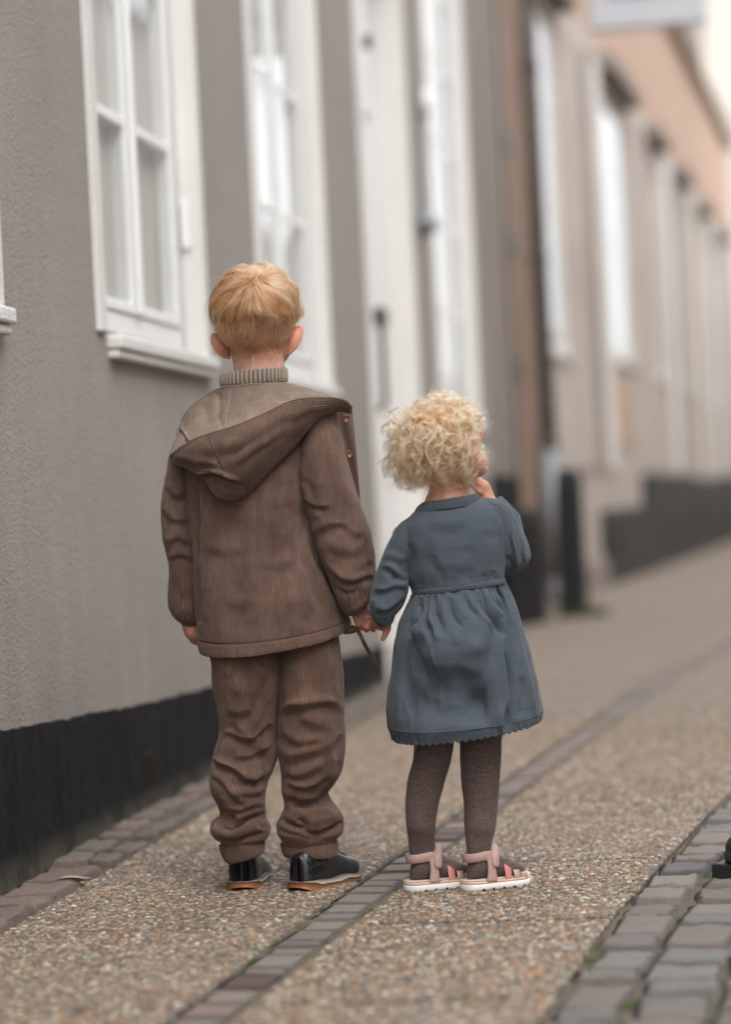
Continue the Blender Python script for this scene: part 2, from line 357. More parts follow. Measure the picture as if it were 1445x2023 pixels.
tag(mesh('cobbles_beyond', V, [(2*i, 2*i+1, 2*i+3, 2*i+2) for i in range(len(yy2)-1)], M['sett'], road), kind='stuff')
print('setts', cnt)
# brick strip between the slabs
bm_ = [stone_mesh('brick', 1, 1, .022, M['brick'], 30+i, 6, .1, .002, .06) for i in range(5)]
y = 2.7; k = 0
while y < 12.5:
    d = random.choice([.055, .1, .055, .11, .075, .1]); xc = (X_STRL(y+d/2)+X_STRR(y+d/2))/2; slope = math.atan((X_STRL(y+.3)-X_STRL(y-.3))/.6)
    place('brick', bm_[k % 5], pave, xc, y+d/2, -.0235+random.uniform(-.002, .002), -slope+random.uniform(-.02, .02), (.083*random.uniform(.92, 1.04), d*.97, 1)); y += d+.006; k += 1
V = []; yy2 = np.arange(12.5, 30, .5)
for y in yy2: V += [(X_STRL(y), y, .002), (X_STRR(y), y, .002)]
tag(mesh('bricks_beyond', V, [(2*i, 2*i+1, 2*i+3, 2*i+2) for i in range(len(yy2)-1)], M['brick'], pave), kind='stuff')
# red granite stones along the foot of the wall
es = [stone_mesh('edge_stone', 1, 1, .034, M['edge_sett'], 50+i, 7, .3, .012, .16) for i in range(6)]
y = 3.0
while y < 14:
    d = random.uniform(.12, .21)
    if y < 5.05:
        place('edge_stone', random.choice(es), pave, -1.392+random.uniform(-.004, .004), y+d/2, -.026+random.uniform(-.002, .006), random.uniform(-.04, .04), (.124, d*1.0, 1))
    else:
        place('edge_stone', random.choice(es), pave, -1.425+random.uniform(-.004, .004), y+d/2, -.018+random.uniform(-.002, .008), random.uniform(-.05, .05), (.074, d*1.0, 1), 0, .03)
        d2 = d*random.uniform(.9, 1.05)
        place('edge_stone', random.choice(es), pave, -1.362+random.uniform(-.006, .003), y+d/2+.05, -.028+random.uniform(-.002, .005), random.uniform(-.05, .05), (.060, d2*.98, 1))
    y += d+.008
# ---------------------------------------------------------------- houses
def wall_open(name, X, y0, y1, z0, z1, ops, mat, parent, depth=.1, pf=None):
    """wall plane x=X facing +x with rectangular openings (ya,yb,za,zb) and reveals; pf maps (x,y,z)"""
    pf = pf or (lambda p: p)
    ys = sorted({y0, y1, *[o[0] for o in ops], *[o[1] for o in ops]}); zs = sorted({z0, z1, *[o[2] for o in ops], *[o[3] for o in ops]})
    b = MB()
    for i in range(len(ys)-1):
        for j in range(len(zs)-1):
            cy, cz = (ys[i]+ys[i+1])/2, (zs[j]+zs[j+1])/2
            if any(o[0] < cy < o[1] and o[2] < cz < o[3] for o in ops): continue
            b.quad(*[pf(p) for p in ((X, ys[i], zs[j]), (X, ys[i+1], zs[j]), (X, ys[i+1], zs[j+1]), (X, ys[i], zs[j+1]))])
    for (a, c, d, e) in ops:
        for p in (((X,a,d),(X,a,e),(X-depth,a,e),(X-depth,a,d)), ((X,c,d),(X-depth,c,d),(X-depth,c,e),(X,c,e)),
                  ((X,a,d),(X-depth,a,d),(X-depth,c,d),(X,c,d)), ((X,a,e),(X,c,e),(X-depth,c,e),(X-depth,a,e))):
            b.quad(*[pf(q) for q in p])
    o = b.build(name, mat, parent); return o
def window(parent, X, y0, y1, z0, z1, depth=.06, fr=.06, band=.065, rows=None, curtain=True, pf=None, mat_s='plaster_white', split=True, sill=True, blind=False):
    """opening y0..y1; plaster surround with reveals, two casements with muntins, glass, curtain, sill"""
    pf = pf or (lambda p: p); G = MB(); pr = .012
    def bx(b, *a):
        V = MB().box(*a); b.add([pf(v) for v in V.V], V.F)
    # surround: butted pieces, each lining the reveal
    bx(G, X-depth, X+pr, y0-band, y0, z0-.02, z1+band); bx(G, X-depth, X+pr, y1, y1+band, z0-.02, z1+band); bx(G, X-depth, X+pr, y0+.001, y1-.001, z1, z1+band)
    win = G.build('window', M[mat_s], parent, bevel=.004)
    P = X-depth; f = MB(); t = .035
    bx(f, P-.05, P, y0+.002, y0+.04, z0, z1); bx(f, P-.05, P, y1-.04, y1-.002, z0, z1); bx(f, P-.05, P, y0+.041, y1-.041, z0, z0+.055); bx(f, P-.05, P, y0+.041, y1-.041, z1-.04, z1-.001)
    f.build('frame', M['paint_white'], win, bevel=.003)
    ym = (y0+y1)/2; zr = rows or [z0+.1]
    leaves = [(y0+.042, ym-.001), (ym+.001, y1-.042)] if split else [(y0+.042, y1-.042)]
    for a, c in leaves:
        s = MB(); q = P+.006
        bx(s, P-.035, q, a, a+fr, z0+.057, z1-.042); bx(s, P-.035, q, c-fr, c, z0+.057, z1-.042)
        bx(s, P-.035, q, a+fr, c-fr, z0+.057, zr[0]); bx(s, P-.035, q, a+fr, c-fr, z1-.085, z1-.042)
        s.build('sash', M['paint_white'], win, bevel=.004)
        bars = [z for z in zr[1:]]
        for z in bars:
            k = MB(); bx(k, P-.03, P+.004, a+fr, c-fr, z-.013, z+.013); k.build('glazing_bar', M['paint_white'], win, bevel=.003)
        lv = [zr[0]]+bars+[z1-.085]
        for i in range(len(lv)-1):
            k = MB(); zz0 = lv[i]+(.013 if i else 0); zz1 = lv[i+1]-(.013 if i < len(lv)-2 else 0)
            k.quad(*[pf(p) for p in ((P+.001, a+fr, zz0), (P+.001, c-fr, zz0), (P+.001, c-fr, zz1), (P+.001, a+fr, zz1))]); k.build('pane', M['glass_clear' if y0 < 7 and pf((0, 0, 0)) == (0, 0, 0) else 'glass'], win)
    if split:
        k = MB(); bx(k, P+.007, P+.018, ym-.018, ym+.018, z0+.06, z1-.045); k.build('meeting_bar', M['paint_white'], win, bevel=.003)
    r = MB()   # room behind
    q = P-.9
    for p in (((q,y0-.5,z0-.9),(q,y1+.5,z0-.9),(q,y1+.5,z1+.3),(q,y0-.5,z1+.3)),((P-.055,y0-.5,z0-.9),(q,y0-.5,z0-.9),(q,y0-.5,z1+.3),(P-.055,y0-.5,z1+.3)),
              ((P-.055,y1+.5,z0-.9),(P-.055,y1+.5,z1+.3),(q,y1+.5,z1+.3),(q,y1+.5,z0-.9)),((P-.055,y0-.5,z0-.02),(P-.055,y1+.5,z0-.02),(q,y1+.5,z0-.02),(q,y0-.5,z0-.02))): r.quad(*[pf(v) for v in p])
    r.build('room', M['room'], win)
    if blind:
        k = MB(); bx(k, P-.075, P-.07, y0+.05, y1-.05, z0+.06, z1-.05); k.build('blind', M['paint_white'], win)
    elif curtain:
        for a, c in ((y0+.03, y0+(y1-y0)*.47), (y1-(y1-y0)*.46, y1-.03)):
            n = 60; V = []; ph = random.random()*6
            for j in range(8):
                z = z0+.04+(z1-z0-.08)*j/7
                for i in range(n):
                    s_ = i/(n-1); V.append(pf((P-.04-.010*math.sin(s_*34+ph+.3*math.sin(j*.6)), a+(c-a)*(s_+.02*math.sin(j*.9+s_*9)), z)))
            mesh('curtain', V, [(j*n+i, j*n+i+1, (j+1)*n+i+1, (j+1)*n+i) for j in range(7) for i in range(n-1)], M['curtain'], win, True)
    if sill:
        k = MB(); bx(k, X-depth+.001, X+.035, y0+.03, y1+band, z0-.055, z0-.022); bx(k, X-.01, X+.026, y0+.035, y1+band-.004, z0-.076, z0-.056)
        k.build('sill', M['plaster_white'], win, bevel=.006)
    return win
WX = -1.46
h1 = empty('town_house', (WX, 4, 0), label='taupe stucco town house with black plinth and white windows beside the children', cat='building')
# children of the house live in world coordinates: shift the parent back
h1.location = (0, 0, 0)
wins = [(3.80, 4.91), (5.805, 6.885), (7.79, 8.99), (12.35, 14.0)]
Z0, Z1 = 1.155, 2.95; rows = [1.24, 1.69, 2.125, 2.55]
ops = [(a-.064, b+.064, Z0-.019, (3.75 if a > 12 else Z1)+.064) for a, b in wins]; door = (10.02, 11.5, -.03, 3.3)
wall_open('wall', WX, -6, 14.5, -.1, 5.6, ops+[door], M['wall'], h1, .055)
for a, b in wins: window(h1, WX, a, b, Z0, 3.75 if a > 12 else Z1, depth=.048, rows=rows+([2.98, 3.4] if a > 12 else []), blind=a > 12)
# ragged black plinth, 5 mm proud of the stucco, its painted edge sinking along the street
def plinth(parent, X, ya, yb, top, gaps=(), proud=.006, name='plinth'):
    ys = np.arange(ya, yb+.001, .03); V = []; F = []
    for i, y in enumerate(ys):
        zt = top(y)+0.0015*math.sin(y*7)+.005*mnoise.noise(Vector((y*3, 0, 1)))+random.uniform(-.0025, .0025)
        V += [(X, y, zt), (X+proud, y, zt-.002), (X+proud+.004*mnoise.noise(Vector((y*5, 3, 1))), y, zt*.5), (X+proud+.004, y, -.05)]
    for i in range(len(ys)-1):
        if any(g[0] < ys[i] < g[1] for g in gaps): continue
        for k in range(3): F.append((4*i+k, 4*i+k+1, 4*(i+1)+k+1, 4*(i+1)+k))
    return mesh(name, V, F, M['plinth'], parent, False)
plinth(h1, WX, -6, 14.5, interp([(-6, .7), (4.8, .31), (5.8, .272), (6.87, .245), (9.43, .175), (14.5, .12)]), [(10, 11.5)])
# air vent in the plinth
v = MB(); v.box(WX+.004, WX+.0085, 5.94, 6.07, .075, .15); vo = v.build('vent_grille', M['vent'], h1, bevel=.002)
for i in range(6):
    k = MB(); k.box(WX+.0085, WX+.0105, 5.947+i*.02, 5.955+i*.02, .08, .145); k.build('vent_bar', M['vent'], vo)
# door: recessed white panelled door with long pull handle
D0, D1 = 10.1, 11.42; dp = .13
g = MB(); g.box(WX-dp, WX+.012, 10.02, D0, -.03, 3.3); g.box(WX-dp, WX+.012, D1, 11.5, -.03, 3.3); g.box(WX-dp, WX+.012, D0+.001, D1-.001, 3.2, 3.3)
dr = g.build('door', M['plaster_white'], h1, bevel=.005)
g = MB(); g.box(WX-dp-.05, WX-dp, D0+.001, D1-.001, .1, 3.199); lf = g.build('door_leaf', M['paint_white'], dr, bevel=.003)
for (a, b, c, d) in ((.2, .6, .25, 1.0), (.72, 1.12, .25, 1.0), (.2, .6, 1.15, 2.2), (.72, 1.12, 1.15, 2.2), (.2, 1.12, 2.4, 3.05)):
    k = MB(); k.box(WX-dp+.001, WX-dp+.016, D0+a, D0+b, c, d); k.build('door_panel', M['paint_white'], dr, bevel=.008)
g = MB(); g.box(WX-.25, WX+.1, D0-.02, D1+.02, -.03, .099); g.build('door_step', M['sett'], dr, bevel=.01)
g = MB(); g.add(*tubepts([(WX-dp, 10.62, 1.5), (WX-.04, 10.62, 1.49), (WX-.03, 10.62, 1.45), (WX-.03, 10.62, 1.15), (WX-.04, 10.62, 1.11), (WX-dp, 10.62, 1.10)], .014, 10))
g.box(WX-.07, WX-.015, 10.58, 10.74, 1.46, 1.53); g.build('door_handle', M['dark_metal'], dr)
g = MB(); g.lathe([(.001, 0), (.03, 0), (.03, .03), (.001, .032)], n=16); o = g.build('door_knocker', M['dark_metal'], dr, loc=(WX-.02, 10.45, 2.6)); o.rotation_euler = (0, R(90), 0)
g = MB(); g.lathe([(.001, 0), (.022, 0), (.022, .02), (.001, .022)], n=16); o = g.build('door_lock', M['dark_metal'], dr, loc=(WX-dp+.002, 10.5, 1.02)); o.rotation_euler = (0, R(90), 0)
def knob(parent, loc, r, mat, name, d=.05):
    g = MB(); g.lathe([(.001, 0), (r, 0), (r, d*.4), (r*.8, d*.8), (r*.3, d), (.001, d)], n=20); o = g.build(name, mat, parent, smooth=True, loc=loc); o.rotation_euler = (0, R(90), 0); return o
tag(knob(None, (WX, 11.78, 1.99), .055, M['grey_metal'], 'wall_lamp', .09), 'small round grey lamp on the taupe wall right of the white door', 'lamp')
tag(knob(None, (WX+.012, 12.16, 2.6), .07, M['paint_white'], 'house_plate', .03), 'pale round plate on the white surround beside the door wall', 'plate')
# stay hook on the reveal of the near window
g = MB(); g.box(WX-.04, WX-.015, 6.872, 6.8845, 1.43, 1.56); g.build('shutter_stay', M['paint_white'], h1, bevel=.003)
g = MB(); g.quad((WX-6, -6, 7.6), (WX+.35, -6, 5.5), (WX+.35, 14.5, 5.5), (WX-6, 14.5, 7.6)); g.box(WX, WX+.3, -6, 14.5, 5.45, 5.5); g.build('roof', M['roof'], h1)
# second house: brownish wall, black plinth near 0.9 m, timber gate post, drainpipe
h2 = empty('narrow_house', label='narrow taupe and brown house with drainpipe beyond the white door', cat='building')
wall_open('wall', WX-.005, 14.5, 16.15, -.1, 5.6, [], M['wall_two'], h2)
wall_open('wall', WX+.0, 16.15, 17.9, -.1, 6.4, [], M['brown_wood'], h2)
g = MB(); g.box(WX-.3, WX+.03, 14.5, 16.1, -.05, .86); g.build('plinth', M['plinth'], h2, bevel=.01)
for yy_, wd, md in ((16.15, .09, 'dark_metal'), (16.9, .06, 'wall_two')):
    k = MB(); k.box(WX+.001, WX+.02, yy_, yy_+wd, 0, 6.3); k.build('timber_post', M[md], h2, bevel=.005)
for zz_ in (1.5, 2.3, 2.95, 4.1):
    k = MB(); k.box(WX+.001, WX+.012, 16.25, 16.89, zz_, zz_+.12); k.build('timber_rail', M['dark_metal'], h2)
g = MB(); g.quad((WX-6, 14.5, 8.4), (WX+.35, 14.5, 6.3), (WX+.35, 18, 6.3), (WX-6, 18, 8.4)); g.build('roof', M['roof'], h2)
dpz = empty('drainpipe', (-1.36, 17.6, 0), label='dark drainpipe with grey lower end between brown timber and beige facade', cat='drainpipe')
g = MB(); g.add(*tubepts([(0, 0, 1.0), (0, 0, 6.2)], .05, 14)); g.build('pipe', M['dark_metal'], dpz, smooth=True)
for z in (1.05, 2.3, 3.6, 4.9): g = MB(); g.lathe([(.051, z), (.066, z+.01), (.066, z+.07), (.051, z+.08)], n=14); g.build('collar', M['dark_metal'], dpz)
g = MB(); g.add(*tubepts([(0, 0, .12), (0, 0, 1.04)], .075, 14)); g.add(*tubepts([(0, 0, .16), (.02, -.08, .06), (.05, -.18, .03)], .07, 14)); g.build('shoe_pipe', M['grey_metal'], dpz, smooth=True)
tag(knob(None, (-1.30, 16.9, 4.02), .09, M['grey_metal'], 'wall_lamp', .12), 'pale blue grey lamp high on the brown timber beside the drainpipe', 'lamp')
# far facades bending right
A = (-1.46+.052*(17.9-16), 17.9)
dirv = Vector((.052, 1, 0)).normalized(); nrm = Vector((dirv.y, -dirv.x, 0))
def far(p):   # local: x = out of the facade, y = along from Y=17.9
    q = Vector((A[0], A[1], 0))+dirv*(p[1])+nrm*p[0]; return (q.x, q.y, p[2])
h3 = empty('beige_house', label='beige rendered house with tall pale windows and orange upper storey', cat='building')
hw = [(.15, 1.35), (4.25, 6.45), (8.6, 9.8), (12, 13.2), (15.6, 16.8), (19.3, 20.5)]
hops = [(a-.004, b+.004, 1.9 if i else 1.75, 4.25) for i, (a, b) in enumerate(hw)]
wall_open('wall', 0, -.02, 24, -.1, 4.55, [(a, b, c-.02, d) for a, b, c, d in hops], M['wall_beige'], h3, .1, far)
wall_open('upper_wall', -.02, -.02, 24, 4.551, 6.15, [], M['wall_orange'], h3, .1, far)
for i, (a, b) in enumerate(hw): window(h3, 0, a+.06, b-.06, (1.92 if i else 1.77), 4.18, .03, .05, .055, [(2.0 if i else 1.85), 2.9, 3.6], curtain=False, pf=far, split=False, mat_s='wall_beige')
for i, (a, b) in enumerate(hw):
    k = MB(); V = MB().box(.0, .16, a-.15, b+.15, 4.32, 4.46); k.add([far(v) for v in V.V], V.F); k.build('window_hood', M['wall_two'], h3, bevel=.01)
for a, wd_, md in ((1.9, .5, 'wall_beige'), (2.9, .25, 'wall_two'), (3.5, .35, 'plaster_white'), (7.3, .45, 'wall_beige'), (10.3, .6, 'plaster_white'), (11.3, .3, 'wall_two'), (14.0, .6, 'wall_cream'), (17.2, .7, 'plaster_white'), (18.4, .3, 'wall_two')):
    k = MB(); V = MB().box(.0, .05, a, a+wd_, .93, 4.3); k.add([far(v) for v in V.V], V.F); k.build('pilaster', M[md], h3, bevel=.01)
for a_, b_, zt_, xo_ in ((-.01, 2.7, .22, .06), (2.71, 6.3, .6, .05), (6.31, 12.2, .9, .06), (12.6, 17.9, .86, .05), (18.1, 24, .92, .06)):
    k = MB(); V = MB().box(-.3, xo_, a_, b_, -.05, zt_); k.add([far(v) for v in V.V], V.F); k.build('plinth', M['plinth_far'] if zt_ > .3 else M['sett'], h3, bevel=.01)
for a_ in (3.2, 8.1, 10.6, 13.5, 16.1, 19.6):
    k = MB(); V = MB().box(.03, .072, a_, a_+.5, .22, .52); k.add([far(v) for v in V.V], V.F); k.build('cellar_hatch', M['black_stone'], h3, bevel=.01)
k = MB(); V = MB().box(-1.2, -.35, -.02, 24, 6.3, 8.6); k.add([far(v) for v in V.V], V.F); k.build('attic_wall', M['wall_two'], h3)
k = MB(); V = MB().box(-.34, .12, -.02, 24, 6.151, 6.27); k.add([far(v) for v in V.V], V.F); k.build('cornice', M['brown_wood'], h3, bevel=.02)
k = MB(); k.quad(*[far(p) for p in ((-.2, -.05, 8.62), (-.2, 24, 8.62), (-4, 24, 10.3), (-4, -.05, 10.3))]); k.build('roof', M['roof'], h3)
k = MB(); V = MB().box(-.5, -.004, -.06, -.022, -.1, 6.15); k.add([far(v) for v in V.V], V.F); k.build('end_wall', M['wall_beige'], h3)
k = MB(); V = MB().box(.0, .02, 4.5, 5.6, 1.15, 1.75); k.add([far(v) for v in V.V], V.F); k.build('orange_panel', M['wall_orange'], h3)
# black stone posts standing in front of the facades
def post(x, y, w, d, h, label):
    g = MB(); g.lathe([(.001, 0), (1, 0), (.97, .1), (.9, .9), (.78, 1), (.001, 1.0)], n=4)
    o = g.build('stone_post', M['black_stone'], None, bevel=.02, loc=(x, y, -.01), rz=0); ms = o.data
    co = np.array([v.co[:] for v in ms.vertices]); c45 = math.cos(R(45)); X_ = (co[:, 0]*c45-co[:, 1]*c45)/c45; Y_ = (co[:, 0]*c45+co[:, 1]*c45)/c45
    for i, vv in enumerate(ms.vertices): vv.co = (X_[i]*w/2, Y_[i]*d/2, co[i, 2]*h)
    return tag(o, label, 'post', 'black posts by the facades')
post(-1.325, 14.93, .22, .3, .67, 'black squat post directly behind the girl, left of the drainpipe foot')
post(-1.13, 15.99, .17, .26, .90, 'taller black post just right of the drainpipe foot')
# far end of the street
h4 = empty('cream_house', (0, 0, 0), label='tall cream house rising behind the roofs at the far end', cat='building')
g = MB(); g.box(-.6, 1.9, 47, 60, -.1, 16); g.build('wall', M['wall_cream'], h4)
g = MB(); g.box(-.7, 2, 46.9, 60, 16.01, 16.4); g.build('roof', M['roof'], h4)
for i in range(2):
    for j in range(4):
        g = MB(); g.box(.2+i*1.0, .8+i*1.0, 46.9, 46.99, 1.2+j*3.4, 2.9+j*3.4); g.build('window', M['glass'], h4)
# hanging shop sign
sg = empty('hanging_sign', (-.42, 14.0, 3.2), label='white hanging shop sign with blue lettering and green mark, top right', cat='sign')
g = MB(); g.box(-.33, .30, -.03, .03, 0, .5); g.build('board', M['sign_white'], sg, bevel=.02)
x = -.22
for i, (w_, h_) in enumerate(((.035, .07), (.04, .05), (.04, .05), (.02, .08), (.04, .05), (.045, .05), (.03, .07), (.04, .05))):
    g = MB(); g.add(*tubepts([(0, 0, 0), (0, 0, h_), (w_*.5, 0, h_*1.04), (w_*.9, 0, h_*.8), (w_*.9, 0, 0)], .006, 6)); g.build('lettering', M['sign_blue'], sg, loc=(x, -.034, .17)); x += w_+.013
g = MB(); g.lathe([(.001, 0), (.035, 0), (.035, .008), (.001, .008)], n=16); o = g.build('green_mark', M['sign_green'], sg, loc=(.19, -.032, .235)); o.rotation_euler = (R(90), 0, 0)
g = MB(); g.add(*tubepts([(-1.04, 0, .62), (.32, 0, .62)], .012, 8)); g.add(*tubepts([(-.25, 0, .62), (-.25, 0, .48)], .008, 8)); g.add(*tubepts([(.22, 0, .62), (.22, 0, .48)], .008, 8)); g.build('bracket', M['dark_metal'], sg)
# the other side of the street: seen only in the window glass
op = empty('opposite_house', label='long pale house across the street, seen only as window reflection', cat='building')
g = MB(); g.box(4.6, 9, -8, 36, -.1, 7.2); g.box(4.6, 9, 36.01, 44, -.1, 5.3); g.box(4.7, 9, 44.01, 80, -.1, 4.1); g.build('wall', M['wall_pale'], op)
g = MB(); g.quad((4.4, -8, 7.15), (4.4, 36, 7.15), (7, 36, 8.6), (7, -8, 8.6)); g.build('roof', M['roof'], op)
for i in range(12):
    g = MB(); g.box(4.55, 4.599, -6+i*2.1, -5+i*2.1, 1.2, 2.9); g.build('window', M['glass'], op)
# cast iron post at the right edge
bo = empty('iron_bollard', (-.022, 4.743, 0), .934, label='black cast iron bollard with square base at the right edge', cat='bollard')
g = MB(); g.box(-.064, .064, -.064, .064, -.03, .029); g.build('base', M['black_iron'], bo, bevel=.006)
g = MB(); g.lathe([(.060, .029), (.065, .034), (.066, .045), (.061, .049), (.062, .055), (.058, .066), (.048, .078), (.036, .085), (.03, .09), (.033, .10), (.026, .12), (.023, .3), (.021, .4), (.028, .41), (.028, .43), (.001, .44)], n=32)
g.build('shaft', M['black_iron'], bo, smooth=True)
# weeds and litter
def weed(x, y, s, lab, n=40, mat='moss', name='weed'):
    b = MB()
    for i in range(n):
        a = random.random()*6.28; r = random.random()**.7*s; l = random.uniform(.3, 1)*s*.55; px, py = x+r*math.cos(a)*.8, y+r*math.sin(a)*1.2
        d = Vector((random.gauss(0, 1), random.gauss(0, 1), random.uniform(.3, 1.4))).normalized()*l; w = Vector((-d.y, d.x, .1)).normalized()*l*.3; p = Vector((px, py, -.004))
        b.quad(p, p+d*.5+w, p+d, p+d*.5-w)
    o = b.build(name, M[mat], None); return tag(o, lab, 'weed')
weed(-.262, 4.60, .02, 'tiny green weed in the joint between pebble slab and cobbles', 46)
weed(-.105, 4.55, .022, 'dry brown moss tuft between cobbles below the black bollard', 60, 'leaf_dry')
weed(-1.44, 6.3, .03, 'small green weed at the foot of the black plinth', 50)
weed(-1.35, 6.75, .03, 'green weed among the red edge stones behind the trouser cuffs', 50)
weed(-1.05, 15.6, .16, 'blurred grass tuft at the foot of the taller black post', 120)
for (x, y, s, a, lab) in ((-1.352, 4.92, .03, .4, 'curled dry leaf on the red stones near the left edge'), (-1.318, 4.86, .016, 1.9, 'small broken leaf piece on the pebble slab edge')):
    V = []; n = 7
    for j in range(n):
        for i in range(5):
            u_, v_ = j/(n-1), (i/4-.5); w_ = math.sin(u_*3.14)**.8*.42
            V.append((u_*s*2.2-s, v_*w_*s*2, .006+.25*s*(v_*v_)+.1*s*math.sin(u_*5)))
    tag(mesh('dry_leaf', V, [(j*5+i, j*5+i+1, (j+1)*5+i+1, (j+1)*5+i) for j in range(n-1) for i in range(4)], M['leaf_dry'], None, True, loc=(x, y, .002), rz=a), lab, 'leaf')
# ================================================================= the children
CR, SR = math.cos(math.atan(ROLL)), math.sin(math.atan(ROLL)); PD = math.tan(R(.056))
def PT(px, py, dep):
    """traced outline point -> metres in a street frame turned by YAW: x to the right, y away, z up"""
    px, py, dep = np.broadcast_arrays(np.asarray(px, float), np.asarray(py, float), np.asarray(dep, float))
    dx, dy = px-722.5, py-1011.5; u = dx*CR-dy*SR; v = dx*SR+dy*CR
    return np.stack([u/FPX*dep, dep, CAMH-dep*(v/FPX+PD)], -1)
def PX2(P):
    u = P[..., 0]/P[..., 1]*FPX; v = ((CAMH-P[..., 2])/P[..., 1]-PD)*FPX
    return u*CR+v*SR+722.5, -u*SR+v*CR+1011.5
def pchip(x, y, t):
    x = np.asarray(x, float); y = np.asarray(y, float); h = np.diff(x); d = np.diff(y)/h; m = np.zeros_like(y)
    m[0], m[-1] = d[0], d[-1]
    for i in range(1, len(x)-1):
        if d[i-1]*d[i] > 0: w1, w2 = 2*h[i]+h[i-1], h[i]+2*h[i-1]; m[i] = (w1+w2)/(w1/d[i-1]+w2/d[i])
    k = np.clip(np.searchsorted(x, t)-1, 0, len(h)-1); s = (t-x[k])/h[k]
    return (2*s**3-3*s**2+1)*y[k]+(s**3-2*s**2+s)*h[k]*m[k]+(-2*s**3+3*s**2)*y[k+1]+(s**3-s**2)*h[k]*m[k+1]
def catmull(x, y, t):
    x = np.asarray(x, float); y = np.asarray(y, float); m = np.gradient(y, x); h = np.diff(x)
    k = np.clip(np.searchsorted(x, t)-1, 0, len(h)-1); s = (t-x[k])/h[k]
    return (2*s**3-3*s**2+1)*y[k]+(s**3-2*s**2+s)*h[k]*m[k]+(-2*s**3+3*s**2)*y[k+1]+(s**3-s**2)*h[k]*m[k+1]
_perm = rng.permutation(4096)
def vnoise(P, sc=1., seed=0):
    P = np.asarray(P, float)*sc+seed*17.31; i = np.floor(P).astype(int); f = P-i; f = f*f*f*(f*(f*6-15)+10); out = 0
    for a in (0, 1):
        for b in (0, 1):
            for c in (0, 1):
                h = _perm[(_perm[(_perm[(i[..., 0]+a) & 4095]+i[..., 1]+b) & 4095]+i[..., 2]+c) & 4095]/2047.5-1
                out = out+h*(f[..., 0] if a else 1-f[..., 0])*(f[..., 1] if b else 1-f[..., 1])*(f[..., 2] if c else 1-f[..., 2])
    return out
def loft(rows, nu, nv, smooth=pchip):
    """rows (xl,yl,xr,yr,dep,thick,squareness,sag): closed rings between two traced outline points"""
    rw = np.array([tuple(r)+(2.2, 0)[len(r)-6:] if len(r) < 8 else r for r in rows], float)
    c = (rw[:, :2]+rw[:, 2:4])/2; t = np.concatenate([[0], np.cumsum(np.maximum(np.hypot(*np.diff(c, axis=0).T), 2))])
    tt = np.linspace(0, t[-1], nv); q = np.stack([smooth(t, rw[:, k], tt) for k in range(8)], 1)
    Lp, Rp = PT(q[:, 0], q[:, 1], q[:, 4]), PT(q[:, 2], q[:, 3], q[:, 4]); C = (Lp+Rp)/2; Hv = (Rp-Lp)/2
    th = np.linspace(math.pi/2, -1.5*math.pi, nu); e = 2/q[:, 6][:, None]
    cc = np.sign(np.cos(th))*np.abs(np.cos(th))**e; ss = np.sign(np.sin(th))*np.abs(np.sin(th))**e
    G = C[:, None]+Hv[:, None]*cc[..., None]; G[..., 1] += q[:, 5][:, None]*ss; G[..., 2] -= (q[:, 7]/1050)[:, None]*np.clip(-ss, 0, 1)**1.2
    G[:, -1] = G[:, 0]
    al = np.concatenate([np.zeros((nv, 1)), np.cumsum(np.linalg.norm(np.diff(G, axis=1), axis=2), 1)], 1); al -= al[:, nu//2][:, None]
    mid = G[:, nu//2]; vl = np.concatenate([[0], np.cumsum(np.linalg.norm(np.diff(mid, axis=0), axis=1))])
    return G, np.stack([al, np.repeat(vl[:, None], nu, 1)], -1), C
def gnorm(G, C=None, closed=True):
    if closed: du = np.roll(G[:, :-1], -1, 1)-np.roll(G[:, :-1], 1, 1); du = np.concatenate([du, du[:, :1]], 1)
    else: du = np.gradient(G, axis=1)
    n = np.cross(du, np.gradient(G, axis=0)); n /= np.linalg.norm(n, axis=2)[..., None]+1e-9
    if C is not None: s = np.sign(((G-C[:, None])*n).sum(2).mean())
    else: s = -np.sign(n[..., 1].mean())
    return n*s
